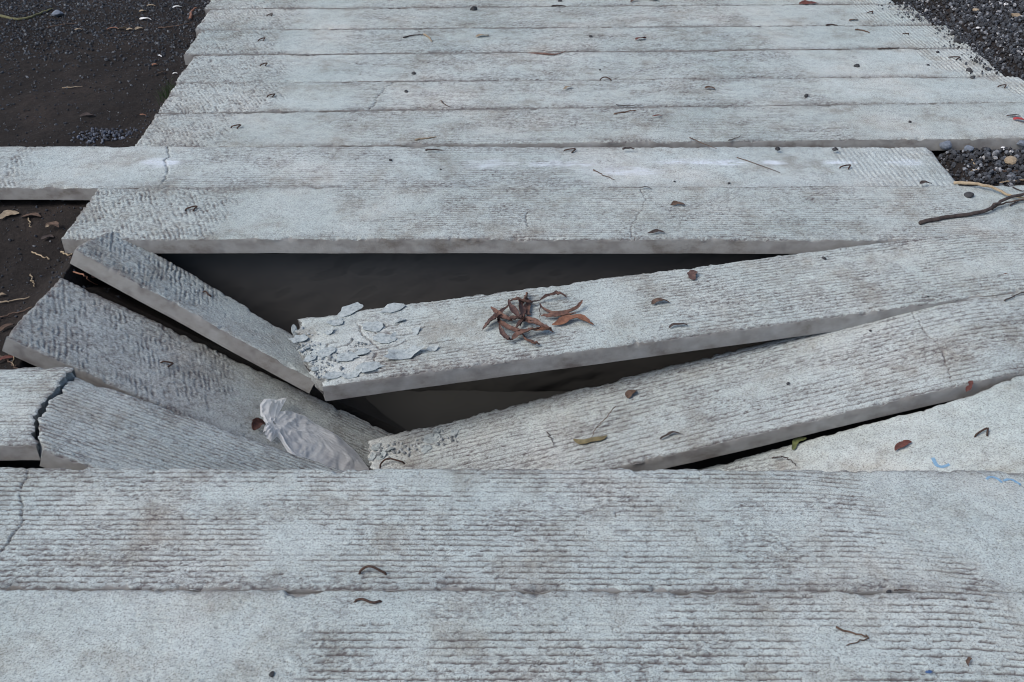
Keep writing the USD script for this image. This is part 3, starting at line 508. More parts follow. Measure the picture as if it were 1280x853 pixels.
p11 = flat('p11', 'wide near concrete plank just in front of the hole, combed, with a bent wire loop', (1.353, tn_(-0.23)), (1.712, tn_(-0.25)), -2.0, 1.56, gap=(0.002, 0.0), tint=(0.98, 0.985, 0.99), seed=17, seg=[(0, 0.8, 0.014), (0.8, 3.2, 0.0030), (3.2, 3.56, 0.008)], dw=0.0017, rough_end=0.35, comb=1.25, m0=0.4, m1=2.98, m1k=-0.65, pitch=0.0148, rake=3.45, lay=False)
p11.cracks = [(pk(p11, (38, 588), (28, 612), (26, 635), (28, 650), (16, 668), (0, 690)), 0.0024, 0.007)]; p11.build()
p12 = flat('p12', 'nearest concrete plank along the bottom edge of the picture', (0.985, tn_(-0.2)), (1.353, tn_(-0.23)), -2.02, 1.54, gap=(0.0, 0.002), seed=18, seg=[(0, 0.9, 0.014), (0.9, 3.2, 0.0030), (3.2, 3.56, 0.008)], dw=0.0018, rough_end=0.35, m0=1.66, m1=3.12, m1k=-0.30, pitch=0.0175, rake=3.45, comb=1.35)
flat('p13', 'concrete plank below the bottom edge of the picture', (0.615, tn_(-0.2)), (0.985, tn_(-0.2)), -2.0, 1.55, seed=19, seg=[(0, 3.55, 0.02)], dw=0.02)

for key, px, py, w, turn, kind in (('p11', 466, 717, 34, 0.1, 'arch'), ('p12', 460, 753, 34, 0.05, 'flat'), ('p9l', 208, 456, 14, 0.2, 'hook'), ('p8l', 259, 368, 12, -0.2, 'flat'), ('p7', 239, 262, 15, 0.3, 'hook'),
        ('p6', 1056, 210, 14, 0.1, 'hook'), ('p5', 295, 160, 13, 0.1, 'hook'), ('p4', 339, 121, 10, 0.2, 'hook'), ('p3', 330, 83, 9, 0.3, 'hook'), ('p2', 327, 51, 9, 0.5, 'hook'), ('p1', 337, 20, 8, 0.4, 'hook'),
        ('p4', 1252, 109, 10, 0.0, 'hook'), ('p3', 1192, 73, 14, -0.3, 'hook'), ('p2', 1132, 43, 8, 0.3, 'flat'), ('p1', 1087, 17, 8, 0.2, 'hook'), ('p10r', 1227, 543, 18, 0.2, 'hook'), ('p6', 712, 189, 16, 0, 'hook'), ('p9r', 490, 581, 32, 0.05, 'arch'), ('p4', 757, 101, 14, 0, 'arch')):
    PL[key].loop(px, py, w, turn, kind)

# ------------------------------------------------------------------ loose things on the planks
def loose(name, mesh, mat, P, px, py, label, cat, group=None, lift=0.0, turn=0.0, smooth=False, w_px=None):
    """lays a small mesh (local, base at z = 0) on plank P (or the ground, P = None or a level) where the photograph has it; aligned with the plank"""
    v, f = mesh; v = np.asarray(v, float)
    c, s = math.cos(turn), math.sin(turn); v = v @ np.array([[c, s, 0], [-s, c, 0], [0, 0, 1]])
    if isinstance(P, Plank):
        p = P.on(px, py, lift); v = v @ P.R.T
    else:
        p = at(px, py, P if P is not None else -0.08)
        if P is None:
            for _ in range(4): p = at(px, py, gz(p[0], p[1]))
        p = p + [0, 0, lift]
    return obj(name, (v, f), mat, loc=p, smooth=smooth, label=label, cat=cat, group=group)
def px2m(P, px, py, n):
    p = P.on(px, py) if isinstance(P, Plank) else at(px, py, -0.05)
    return n / FPX * float(np.linalg.norm(p - EYEP))

ROW = {'p0': 'the farthest plank', 'p1': 'the seventh plank row', 'p2': 'the sixth plank row', 'p3': 'the fifth plank row', 'p4': 'the fourth plank row', 'p5': 'the third plank row', 'p6': 'the paint-smeared plank', 'p7': 'the first intact plank',
       'p8r': 'the pod heap plank', 'p9r': 'the combed sloping broken plank', 'p10r': 'the smooth plank end with blue marks', 'p11': 'the plank in front of the hole', 'p12': 'the nearest plank'}
# dark stones (plank, px, py, width in px, what sets it apart)
STONES = [('p7', 1211, 245, 14, 'biggest dark angular stone, beside the dark branch at right on'), ('p4', 1216, 98, 8, 'upright dark stone by the raked right end of'), ('p5', 1137, 153, 6, 'single dark stone on the smooth right part of'), ('p3', 1172, 66, 5, 'small dark stone near the gravel at right, upper of two, on'), ('p3', 1160, 82, 5, 'small dark stone near the gravel at right, lower of two, on'),
          ('p3', 1212, 89, 11, 'flat dark stone below the bent hook at the right on'), ('p3', 1234, 87, 8, 'dark stone second from the right edge on'), ('p3', 1260, 86, 7, 'dark stone nearest the right edge on'), ('p2', 1198, 53, 14, 'long flat grey stone among the rake marks at right on'), ('p2', 1192, 43, 10, 'dark flat stone just under the gravel edge on'), ('p6', 911, 230, 6, 'round dark pebble right of the blue smears on'),
          ('p4', 508, 115, 8, 'round black pebble beside the crack on'), ('p6', 488, 201, 7, 'round black pebble left of the middle on'), ('p2', 738, 46, 6, 'small dark pebble near a brown pod on'), ('p3', 517, 93, 7, 'flat dark crumb left of the middle on'), ('p1', 592, 13, 12, 'dark flat crumb at the back seam of'), ('p3', 750, 88, 4, 'tiny dark dot of stone right of the middle on'), ('p6', 843, 228, 5, 'tiny stone below the blue smears on'),
          ('p4', 1008, 121, 9, 'dark crumb right of the middle on'), ('p3', 1071, 83, 9, 'dark flat crumb at the smooth right part of'), ('p5', 972, 186, 9, 'dark crumb at the front seam, left of two, on'), ('p5', 1044, 186, 9, 'pale grey crumb at the front seam, right of two, on'), ('p8r', 1030, 324, 8, 'flat black stone near the back edge of'), ('p8r', 1160, 371, 5, 'black pebble at the tip of the right-hand gap on'), ('p9r', 985, 480, 6, 'black pebble lying between the grooves of'),
          ('p9r', 1088, 414, 5, 'tiny grey pebble near the crack on'), ('p12', 340, 843, 9, 'dark stone chip at the bottom edge left of the middle on'), ('p12', 1112, 738, 10, 'dark crumb at the back seam near the right on'), ('p3', 1112, 61, 6, 'dark crumb beside a black stick on'), ('p0', 700, 2, 7, 'dark crumb at the very top of the picture on'), ('p6', 551, 212, 4, 'tiny black dot of stone at the middle of')]
for i, (k, x, y, n, what) in enumerate(STONES):
    r = 0.43 * px2m(PL[k], x, y, n)
    loose('stone', pebble(r, 50 + i, 1), 'dark_stone', PL[k], x, y, what + ' ' + ROW[k], 'stone', 'dark stones lying on the planks', lift=0.3 * r)

def arc(L, sag, lift=0.004, n=11, twist=0.0, hump=0.0):
    q = np.linspace(-0.5, 0.5, n)
    return np.c_[q * L, sag * L * (1 - 4 * q * q) + 0.04 * L * np.sin(q * 9 + twist), lift + hump * (1 - 4 * q * q)]
def leaf(key, px, py, n_px, ratio, sag, mat, turn, label, cat='dry leaf', hump=0.003, curl=0.003, thick=0.0009):
    g_ = np.random.default_rng(int(px * 31 + py)); sag = sag + g_.uniform(-0.10, 0.10); ratio *= g_.uniform(0.65, 0.95); turn += g_.uniform(-0.2, 0.2)
    L = px2m(PL[key] if key else None, px, py, n_px); hump, curl = min(hump, 0.10 * L), min(curl, 0.16 * L * ratio)
    loose('fallen_leaf' if cat == 'dry leaf' else cat.replace(' ', '_'), strip(arc(L, sag, hump=hump, twist=g_.uniform(0, 6)), L * ratio, normal_up=np.linspace(g_.uniform(-0.9, 0.2), g_.uniform(-0.2, 0.9), 11), curl=curl, thick=thick), mat, PL[key] if key else None, px, py, label, cat, lift=0.003, turn=turn, smooth=True)
leaf('p3', 684, 65, 46, 0.16, -0.17, 'pod_brown', 0.0, 'curved reddish brown dry leaf at the seam of the far planks above the pods')
leaf('p2', 801, 50, 14, 0.5, 0.1, 'leaf_red', 0.2, 'small round rust brown leaf on the sixth plank row right of the middle', hump=0.012)
leaf('p1', 1011, 6, 22, 0.42, 0.1, 'leaf_red', 0.1, 'dull red leaf at the top edge of the picture right of the middle')
leaf('p2', 1067, 26, 12, 0.5, 0.1, 'bark_brown', 0.3, 'brown crumpled leaf bit under the back seam of the sixth plank row')
leaf('p10r', 1130, 561, 22, 0.42, 0.12, 'leaf_red', 0.25, 'shiny red brown leaf on the smooth plank end with blue marks', hump=0.010)
leaf('p10r', 1000, 557, 24, 0.38, 0.12, 'leaf_green', 0.5, 'yellow green leaf under the front face of the combed sloping plank')
leaf('p9r', 738, 548, 42, 0.26, -0.22, 'leaf_olive', -0.25, 'olive yellow sickle leaf with a thin stalk on the combed sloping plank')
leaf('p9r', 1212, 484, 20, 0.30, 0.05, 'leaf_red', 0.9, 'narrow dark red leaf hanging over the front edge of the sloping plank at right')
leaf('p9r', 1258, 347, 10, 0.6, 0.1, 'leaf_red', 0.3, 'tiny red brown leaf scrap near the right edge above the thin twig')
leaf('p9r', 1277, 351, 12, 0.6, 0.2, 'pod_orange', 0.0, 'crumpled orange brown leaf scrap at the right edge of the picture')
leaf('p8r', 869, 346, 20, 0.75, 0.3, 'pod_dark', 1.1, 'dark crumpled leaf standing near the back edge of the plank with the pod heap', hump=0.03, curl=0.012)
leaf('p8r', 826, 382, 22, 0.5, 0.15, 'bark_brown', 0.1, 'brown curled leaf scrap right of the pod heap', hump=0.006, curl=0.008)
leaf('p8r', 848, 411, 24, 0.2, 0.1, 'bark_dark', 0.1, 'dark bent scrap of bark at the front edge right of the pod heap')
leaf('p9r', 791, 495, 16, 0.8, 0.2, 'bark_brown', 0.6, 'brown crumpled leaf with a pale tip near the back edge of the combed sloping plank', hump=0.014, curl=0.012)
leaf('p9r', 838, 548, 26, 0.2, 0.1, 'bark_dark', 0.15, 'dark bent scrap of bark near the front edge of the combed sloping plank')
leaf('p7', 847, 258, 18, 0.4, 0.2, 'bark_brown', 0.1, 'brown leaf scrap on the first intact plank behind the hole right of the middle')
leaf('p7', 820, 294, 22, 0.2, 0.05, 'bark_dark', 0.0, 'dark scrap of bark on the front edge above the pit')
leaf('p7', 807, 238, 16, 0.2, 0.1, 'bark_dark', -0.2, 'dark scrap of bark in the seam of the first intact plank')
leaf('p4', 887, 113, 12, 0.5, 0.2, 'bark_brown', -0.4, 'brown curled leaf scrap on the fourth plank row right of the middle')
leaf('p2', 603, 47, 16, 0.4, 0.1, 'leaf_beige', 0.1, 'beige leaf scrap on the sixth plank row near the middle')
leaf('p4', 709, 112, 14, 0.3, 0.1, 'leaf_beige', 0.6, 'beige leaf scrap with a dark tip on the fourth plank row')
leaf('p0', 795, 3, 16, 0.3, 0.2, 'bark_brown', 0.6, 'brown curl of leaf at the top edge, left of a beige one')
leaf('p0', 817, 2, 12, 0.4, 0.2, 'leaf_beige', -0.5, 'beige curl of leaf at the top edge, right of a brown one')
leaf('p5', 821, 147, 12, 0.3, 0.1, 'leaf_red', 0.1, 'tiny red brown leaf scrap at the back seam of the third plank row')
leaf('p5', 1276, 153, 17, 0.5, 0.1, 'leaf_scarlet', -0.5, 'bright red leaf at the right edge on the third plank row', hump=0.012)
leaf('p5', 1266, 147, 16, 0.35, 0.1, 'bark_dark', 0.2, 'dark scrap behind the bright red leaf at the right edge')
leaf('p7', 1157, 230, 14, 0.4, 0.1, 'bark_dark', 0.1, 'dark scrap by the raked end beside the gravel pocket')
leaf('p12', 1160, 844, 8, 0.5, 0.1, 'blue_plastic', 0.1, 'blue scrap of plastic near the lower right corner', cat='plastic scrap')
leaf('p12', 1212, 831, 12, 0.5, 0.2, 'bark_brown', 0.9, 'brown crumb by the lower right corner')
def twig(key, pts, w_px, mat, label, cat='twig', lift=0.004, wob=0.002, taper=0.5, air=None, seed=0, name='twig', group=None):
    """a thin stick through points of the photograph on plank key (None: on the ground); air lifts each point"""
    P = PL[key] if key else None
    W = []
    for i, (x, y) in enumerate(pts):
        h = lift + (air[i] if air else 0.0)
        if P is not None:
            u, w = P.pick(x, y, h); W.append(P.world(u, w, h))
        else:
            p = at(x, y, -0.08)
            for _ in range(5): p = at(x, y, gz(p[0], p[1]) + h)
            W.append(p)
    W = np.array(W); t = np.linspace(0, 1, len(W)); q = np.linspace(0, 1, max(7, 4 * len(W)))
    c = np.c_[[np.interp(q, t, W[:, k]) for k in range(3)]].T
    if len(W) > 2:
        from scipy.interpolate import PchipInterpolator
        c = np.c_[[PchipInterpolator(t, W[:, k])(q) for k in range(3)]].T
    g = np.random.default_rng(300 + seed + int(pts[0][0] * 7 + pts[0][1])); c[1:-1, :2] += wob * g.normal(size=(len(c) - 2, 2))
    r = (0.40 if P is not None and w_px < 3.5 else 0.5) * w_px / FPX * np.linalg.norm(W[0] - EYEP) * (1 - (1 - taper) * q)
    base = c[0].copy()
    return obj(name, tube(c - base, r, 6), mat, loc=base, smooth=True, label=label, cat=cat, group=group), c
twig('p9r', [(770, 508), (757, 523), (746, 535), (738, 550), (733, 556)], 1.6, 'bark_brown', 'thin brown stalk crossing the olive leaf on the combed sloping plank', air=[0.03, 0.015, 0.006, 0.0, 0.0])
twig('p9r', [(683, 540), (688, 548), (692, 557)], 1.6, 'bark_dark', 'short dark splinter left of the olive leaf')
twig('p12', [(1045, 784), (1066, 792), (1085, 796), (1075, 801), (1058, 807)], 3.0, 'bark_brown', 'forked brown twig shaped like a V near the lower right')
twig('p10r', [(965, 573), (978, 571), (990, 577), (995, 583)], 2.0, 'bark_dark', 'curly dark twig beside the yellow green leaf', air=[0, .01, .01, 0])
twig('p9r', [(1256, 376), (1268, 370), (1290, 360)], 2.2, 'bark_dark', 'thin dark twig at the right edge on the combed planks')
twig('p6', [(921, 197), (948, 206), (975, 216)], 1.4, 'bark_brown', 'straight reddish straw on the paint-smeared plank', cat='straw', wob=0.0005)
twig('p5', [(862, 172), (880, 180), (896, 186)], 1.5, 'bark_brown', 'reddish straw near the front seam of the third plank row at right', cat='straw', wob=0.001)
twig('p5', [(911, 176), (919, 173), (926, 170)], 1.8, 'bark_dark', 'short dark stick right of the reddish straw on the third plank row')
twig('p5', [(519, 175), (531, 173), (545, 171)], 3.0, 'leaf_beige', 'short beige stick lying on the third plank row left of the middle')
twig('p5', [(532, 188), (541, 187), (553, 188)], 3.0, 'bark_dark', 'dark curved stick under the short beige stick on the third plank row')
twig('p5', [(778, 186), (785, 185), (793, 186)], 3.4, 'bark_dark', 'short thick dark stick at the front seam right of the bent black hook')
twig('p4', [(770, 131), (785, 132), (802, 131)], 1.5, 'bark_dark', 'thin dark twig on the fourth plank row right of the middle')
twig('p4', [(768, 143), (782, 140), (795, 138)], 3.2, 'bark_brown', 'brown stick lying along the seam of the fourth plank row')
twig('p2', [(504, 47), (518, 44), (530, 43)], 2.0, 'bark_dark', 'dark twig on the sixth plank row left of the middle')
twig('p2', [(530, 43), (536, 47), (540, 52)], 3.0, 'leaf_beige', 'beige curled stalk at the tip of a dark twig, sixth plank row')
twig('p2', [(1097, 61), (1110, 61), (1124, 60)], 3.0, 'bark_dark', 'black stick on the smooth right part of the sixth plank row')
twig('p2', [(1069, 37), (1078, 38), (1087, 41)], 2.4, 'bark_brown', 'reddish stick above the black stick on the sixth plank row')
twig('p2', [(1033, 32), (1040, 31), (1047, 32)], 3.0, 'bark_dark', 'short dark stick at the back seam right of the middle')
twig('p0', [(690, 8), (698, 7), (707, 8)], 2.5, 'bark_dark', 'short dark stick at the top edge near the middle')
twig('p4', [(551, 126), (556, 130), (562, 134)], 1.6, 'bark_brown', 'tiny brown stalk right of the black pebble on the fourth plank row')
twig('p6', [(742, 212), (750, 217), (768, 225)], 1.8, 'bark_brown', 'small crooked brown twig between blue smears on the paint-smeared plank')
twig('p11', [(1118, 738), (1128, 737), (1138, 738)], 2.4, 'bark_dark', 'dark stick in the seam between the two nearest planks at right')
# the branches lying at the right edge
_, br = twig('p7', [(1150, 279), (1180, 272), (1210, 268), (1232, 264), (1244, 256), (1262, 247), (1290, 240)], 5.0, 'bark_dark', 'dark forked branch at the right edge on the first intact plank', cat='branch', lift=0.006, air=[0, 0, 0, 0.004, 0.012, 0.02, 0.02], taper=0.7, name='branch')
twig('p7', [(1240, 262), (1256, 254), (1290, 248)], 3.0, 'bark_brown', 'thinner brown twig running alongside the dark branch at the right edge', air=[0, 0.006, 0.01])
twig('p7', [(1263, 257), (1272, 252), (1290, 249)], 2.4, 'bark_dark', 'short dark twig below the dark branch at the right edge')
twig('p7', [(1266, 234), (1275, 238), (1290, 240)], 2.0, 'bark_dark', 'thin dark twig crossing above the pale stick at the right edge')
twig('p7', [(1192, 229), (1215, 229.5), (1240, 234), (1258, 243), (1272, 246), (1290, 248)], 4.0, 'straw', 'pale peeled stick lying above the dark branch at the right edge', cat='stick', air=[0, 0.01, 0.012, 0.006, 0.01, 0.012], name='pale_stick')

# ------------------------------------------------------------------ heap of dry pods
hx, hy = 665, 398
base = p8r.pick(hx, hy); g = np.random.default_rng(4)
def pod(pts, width_px, mat, label, group=None, hs=None, curl=0.006, roll=0.0):
    W = []
    for i, (x, y) in enumerate(pts):
        h = 0.006 + (hs[i] if hs else 0.0); u, w = p8r.pick(x, y, h); W.append(p8r.world(u, w, h))
    W = np.array(W); t = np.linspace(0, 1, len(W)); q = np.linspace(0, 1, 15)
    from scipy.interpolate import CubicSpline
    c = np.c_[[CubicSpline(t, W[:, k])(q) for k in range(3)]].T
    wd = width_px / FPX * np.linalg.norm(W[0] - EYEP); b = c[0].copy()
    gg = np.random.default_rng(int(pts[0][0] * 13 + pts[0][1])); c[1:-1] += 0.0012 * gg.normal(size=(len(c) - 2, 3))
    v, f = strip(c - b, wd, normal_up=roll + np.linspace(-0.35, 0.45, 15) * gg.uniform(-1, 1.6), curl=curl, thick=0.0014, taper=0.55)
    obj('dry_pod', (v, f), mat, loc=b, smooth=True, label=label, cat='dry pod', group=group)
HG, HL = 'dry pods in the tangled heap', 'thin curled brown pod in the tangled heap on the broken plank'
PODS = [([(603, 412), (612, 402), (622, 394), (636, 381)], 9, 'pod_dark'), ([(614, 383), (622, 391), (632, 397), (641, 401)], 7, 'pod_brown'), ([(622, 397), (632, 408), (646, 413), (660, 411)], 10, 'pod_brown'),
        ([(624, 404), (628, 416), (634, 423), (640, 424)], 7, 'pod_dark'), ([(640, 425), (652, 416), (668, 411), (684, 408)], 11, 'pod_brown'), ([(650, 400), (668, 404), (682, 409), (692, 415)], 8, 'pod_brown'),
        ([(652, 416), (660, 425), (668, 428), (675, 430)], 8, 'pod_brown'), ([(636, 374), (640, 386), (648, 395), (655, 399)], 9, 'pod_dark'), ([(646, 371), (651, 381), (652, 392), (651, 399)], 11, 'pod_brown'),
        ([(655, 369), (659, 380), (658, 390), (664, 393)], 9, 'pod_brown'), ([(635, 378), (648, 374), (660, 377), (674, 375)], 7, 'pod_dark'), ([(674, 376), (686, 369), (698, 367), (708, 372)], 5, 'pod_dark'),
        ([(628, 394), (640, 398), (652, 397), (664, 402)], 9, 'pod_dark'), ([(608, 407), (618, 398), (628, 397), (640, 400)], 10, 'pod_dark'), ([(650, 408), (656, 400), (668, 401), (676, 406)], 7, 'pod_brown'),
        ([(642, 414), (650, 404), (655, 396), (653, 385)], 6, 'pod_dark'), ([(660, 410), (674, 412), (684, 410), (690, 413)], 6, 'pod_orange'), ([(648, 383), (654, 378), (658, 370), (657, 366)], 6, 'pod_brown')]
PODW = ['at the far left tip', 'at the upper left', 'at the middle left', 'at the lower left', 'along the lower front', 'in the right middle', 'at the lowest front', 'at the top left', 'standing at the top middle', 'second from the top middle', 'lying across the top', 'curving out at the upper right', 'across the centre left', 'folded over the left tip', 'across the centre', 'crossing the centre upright', 'lowest at the right, orange tinted', 'short, at the very top']
for i, (pts, wd, mt) in enumerate(PODS):
    e = 0.004 + 0.016 * g.random(); pod(pts, wd * 0.85, mt, 'thin curled brown pod of the tangled heap, ' + PODW[i], HG, [e * 0.2, e, e * 1.1, e * 0.3], roll=g.uniform(-0.5, 0.9))
pod([(675, 379), (684, 389), (700, 391), (718, 387), (726, 380), (728, 375)], 5, 'pod_brown', 'long thin curved pod right of the heap, its tip bent up', hs=[0.01, 0.004, 0.004, 0.008, 0.014, 0.02])
pod([(676, 395), (692, 394), (706, 393), (720, 391)], 9, 'pod_brown', 'reddish brown pod just above the orange one right of the heap', hs=[0.008, 0.01, 0.008, 0.008])
pod([(690, 406), (704, 401), (720, 396), (732, 400), (742, 406)], 11, 'pod_orange', 'bright orange brown pod right of the heap, the palest of all', hs=[0.003, 0.006, 0.010, 0.008, 0.002], curl=0.008)
twig('p8r', [(675, 379), (675.5, 390), (675, 402)], 1.6, 'bark_dark', 'thin dark stalk standing at the right side of the pod heap', air=[0.02, 0.012, 0.004])

# ------------------------------------------------------------------ spalled concrete chips
FL = [(438, 388, 17, 3.0, 0.5, p8r, 'pale chip poking out over the pit at the back edge of the broken plank'), (490, 387, 15, 2.2, 0.1, p8r, 'oval loose chip near the back edge, left of the pod heap'), (466, 410, 20, 1.7, -0.9, p8r, 'large upper plate of loosened concrete left of the pod heap'), (481, 425, 17, 1.8, -0.4, p8r, 'large lower plate of loosened concrete left of the pod heap'), (505, 418, 18, 2.8, 0.1, p8r, 'long narrow chip left of the pod heap, below the oval chip'),
      (505, 443, 20, 3.2, 0.12, p8r, 'long chip along the lower cracks left of the pod heap'), (462, 460, 17, 2.4, 0.3, p8r, 'plate lifting off the front edge at the broken end'), (440, 468, 14, 2.2, 0.4, p8r, 'blue grey chip at the front corner of the broken end'), (412, 416, 8, 1.8, 0.3, p8r, 'small round chip near the broken end'), (540, 437, 8, 2.2, 0.2, p8r, 'small chip at the tail of the lower cracks'),
      (374, 424, 14, 1.9, 0.2, p8r, 'chip in the rubble of the break, upper'), (384, 436, 6, 1.6, 1.0, p8r, 'chip in the rubble of the break, middle'), (388, 449, 12, 1.8, 0.6, p8r, 'chip in the rubble of the break, lower'), (393, 462, 7, 1.3, 0.2, p8r, 'chip in the rubble of the break, lowest'), (500, 402, 8, 2.0, 0.2, p8r, 'small chip beside the upper plate left of the pod heap'),
      (420, 404, 13, 1.8, 0.1, p8r, 'chip lying flat just behind the broken end, near the back edge'), (408, 442, 15, 1.7, 0.7, p8r, 'broad chip lying across the broken end'), (416, 470, 14, 1.9, 0.2, p8r, 'chip overlapping the front corner of the broken end'), (433, 447, 16, 1.9, -0.2, p8r, 'broad thin plate in the middle of the broken end'), (452, 441, 11, 2.0, 0.2, p8r, 'narrow chip on the middle plate of the broken end'),
      (541, 548, 15, 1.7, 0.0, p9r, 'flat loose chip on the combed plank, largest of its pile'), (546, 540, 8, 1.5, 0.7, p9r, 'small upturned chip on top of the pile on the combed plank'), (568, 542, 8, 1.6, 0.4, p9r, 'right-hand chip of the pile on the combed plank'), (534, 562, 9, 1.8, 0.6, p9r, 'narrow chip hanging below the pile on the combed plank'),
      (470, 560, 10, 1.5, 0.4, p9r, 'chip at the very low end beside the plastic bag, top one'), (478, 570, 9, 1.8, 0.7, p9r, 'chip at the very low end beside the plastic bag, slanting'), (488, 563, 8, 1.5, 0.2, p9r, 'chip at the very low end beside the plastic bag, right one'), (466, 572, 8, 1.8, 1.2, p9r, 'chip at the very low end touching the plastic bag')]
for i, (x, y, n, el, turn, P, lab) in enumerate(FL):
    r = px2m(P, x, y, n) * 0.55
    u, w = P.pick(x, y); u = max(u, P.u0 + (P.break0(np.array([w]))[0] if P.break0 else 0) - 0.02); h = float(P.surf(np.array([u]), np.array([w]))[0][0])
    v, f = flake(r, 700 + i, 0.0035, el ** 0.7, 0.10 if n > 10 else 0.22); c, s = math.cos(turn), math.sin(turn)
    tl = g.uniform(0.02, 0.16) if n > 10 else g.uniform(0.1, 0.5); v = v @ np.array([[c, s, 0], [-s, c, 0], [0, 0, 1]]); v = v @ rot(0, g.uniform(-tl, tl) * 50, g.uniform(-tl, tl) * 50).T; v[:, 2] -= np.percentile(v[:, 2], 25)
    obj('concrete_chip', (v @ P.R.T, f), 'concrete_flake', loc=P.world(u, w, h + 0.0025), label=lab, cat='concrete chip', group='spalled concrete chips at the break')
# a shard standing at the break
v, f = flake(0.011, 771, 0.006, 1.8, 0.05); v = v @ rot(0, 75, 0).T; v = v @ rot(100, 0, 0).T
obj('concrete_chip', (v, f), 'concrete_flake', loc=p8r.on(368, 412, 0.0), label='upright shard standing in the break between the two plank halves', cat='concrete chip', group='spalled concrete chips at the break')

# ------------------------------------------------------------------ plastic bag on the low end of the left half
OUT = np.array([(321, 513), (326, 507), (340, 505), (357, 502), (352, 511), (345, 518), (362, 516), (380, 522), (402, 537), (424, 549), (444, 566), (462, 592), (445, 606), (408, 608), (380, 594), (360, 570), (350, 553), (345, 548), (338, 554), (328, 547), (327, 540), (331, 533), (326, 523)], float)
KN = np.array([339.0, 533.0])
def outline_radius(th):
    d = np.array([math.cos(th), math.sin(th)]); best = 4.0
    for a, b in zip(OUT, np.roll(OUT, -1, 0)):
        e = b - a; den = d[0] * e[1] - d[1] * e[0]
        if abs(den) < 1e-9: continue
        q = a - KN; t = (q[0] * e[1] - q[1] * e[0]) / den; k = (q[0] * d[1] - q[1] * d[0]) / den
        if t > 0 and 0 <= k <= 1: best = max(best, t)
    return best
TH = np.linspace(0, 2 * math.pi, 220); RO = np.array([outline_radius(t) for t in TH]); RF = np.linspace(0.03, 1, 60)
th, rf = np.meshgrid(TH, RF, indexing='ij'); rad = RO[:, None] * rf
px_, py_ = KN[0] + rad * np.cos(th), KN[1] + rad * np.sin(th)
d3 = np.stack([(px_ - 640) / FPX, (py_ - 426.5) / FPX, np.ones_like(px_)], -1) @ CAMR @ p9l.R; e3 = p9l.R.T @ (EYEP - p9l.o)
tt = -e3[2] / d3[..., 2]; u, w = e3[0] + d3[..., 0] * tt, e3[1] + d3[..., 1] * tt
edge = np.clip(1 - rf, 0, 1); ang = th + 0.25 * (fb(px_ / 26, py_ / 26, 61) - 0.5) * 2
ridge = lambda f, ph: (1 - np.abs(((ang * f + ph) % 2) - 1)) ** 1.5
body = ss(0.0, 0.3, rad / 80)
fold = 0.55 * ridge(2.6, 0.3) + 0.45 * ridge(5.7, 1.1) * (0.4 + 0.6 * n2(px_ / 20, py_ / 20, 62))
cr = 1 - np.abs(2 * fb(px_ / 17 + 4, py_ / 13, 64) - 1); cr2 = 1 - np.abs(2 * n2(px_ / 6.5, py_ / 5.0, 65) - 1)
zz = 0.004 + (0.011 * np.exp(-(rad / 20) ** 2) + 0.007 * body * fold ** 2 + 0.007 * body * cr ** 2 + 0.005 * cr2 ** 2) * ss(0.0, 0.16, edge) + 0.010 * (n2(th * 7, rf * 3, 66)) * ss(0.25, 0.0, edge) * (0.3 + 0.7 * n2(th * 3, 0 * th, 67))
knot = np.exp(-(((px_ - 329) / 7) ** 2 + ((py_ - 544) / 7) ** 2)); zz = zz + 0.022 * knot * (0.5 + 0.5 * np.sin(px_ * 1.1) * np.sin(py_ * 0.9))
flapm = ss(522, 511, py_) * ss(362, 352, px_); zz = zz + 0.022 * flapm * (0.4 + 0.6 * ss(345, 330, px_))
bv, bf = p9l.world(u, w, zz).reshape(-1, 3), gridfaces(220, 60); bb = bv.mean(0)
obj('plastic_bag', (bv - bb, bf), 'bag_film', loc=bb, smooth=True, label='crumpled translucent white plastic bag on the low end of the broken plank', cat='plastic bag')
L = px2m(p9l, 322, 536, 24)
loose('crumpled_paper', strip(arc(L * 0.9, 0.25, hump=0.008, n=15), L * 0.5, curl=0.006, thick=0.002), 'rusty_paper', p9l, 323, 537, 'rust brown crumpled scrap at the neck of the plastic bag', 'paper scrap', lift=0.006, turn=1.2, smooth=True)

# blue chalk marks on the smooth end: flat drawn curves
def chalk(key, pts, w_px):
    P = PL[key]; q = [P.pick(*p) for p in pts]; o = q[0]; t = np.linspace(0, 1, len(q)); s = np.linspace(0, 1, 20)
    from scipy.interpolate import PchipInterpolator
    c = np.c_[PchipInterpolator(t, [x[0] for x in q])(s), PchipInterpolator(t, [x[1] for x in q])(s)]
    n = np.gradient(c, axis=0); n = np.c_[-n[:, 1], n[:, 0]] / np.linalg.norm(n, axis=1, keepdims=True); wd = px2m(P, *pts[0], w_px) / 2
    h = lambda k: P.surf(k[:, 0], k[:, 1])[0] + P.bz(k[:, 0]) + 0.0014
    a, b = c + n * wd, c - n * wd
    v = np.vstack([np.c_[a, h(a)], np.c_[b, h(b)]]); k = np.arange(19); f = np.vstack([np.c_[k, 20 + k, 21 + k], np.c_[k, 21 + k, k + 1]])
    P.part('chalk_mark', (v, f), 'blue_chalk', smooth=True)
chalk('p10r', [(1166, 573), (1170, 581), (1178, 584), (1187, 581)], 4.0)
chalk('p11', [(1233, 600), (1238, 597), (1246, 599), (1252, 604)], 3.0)
chalk('p11', [(1254, 602), (1262, 600), (1270, 603), (1276, 607)], 3.0)

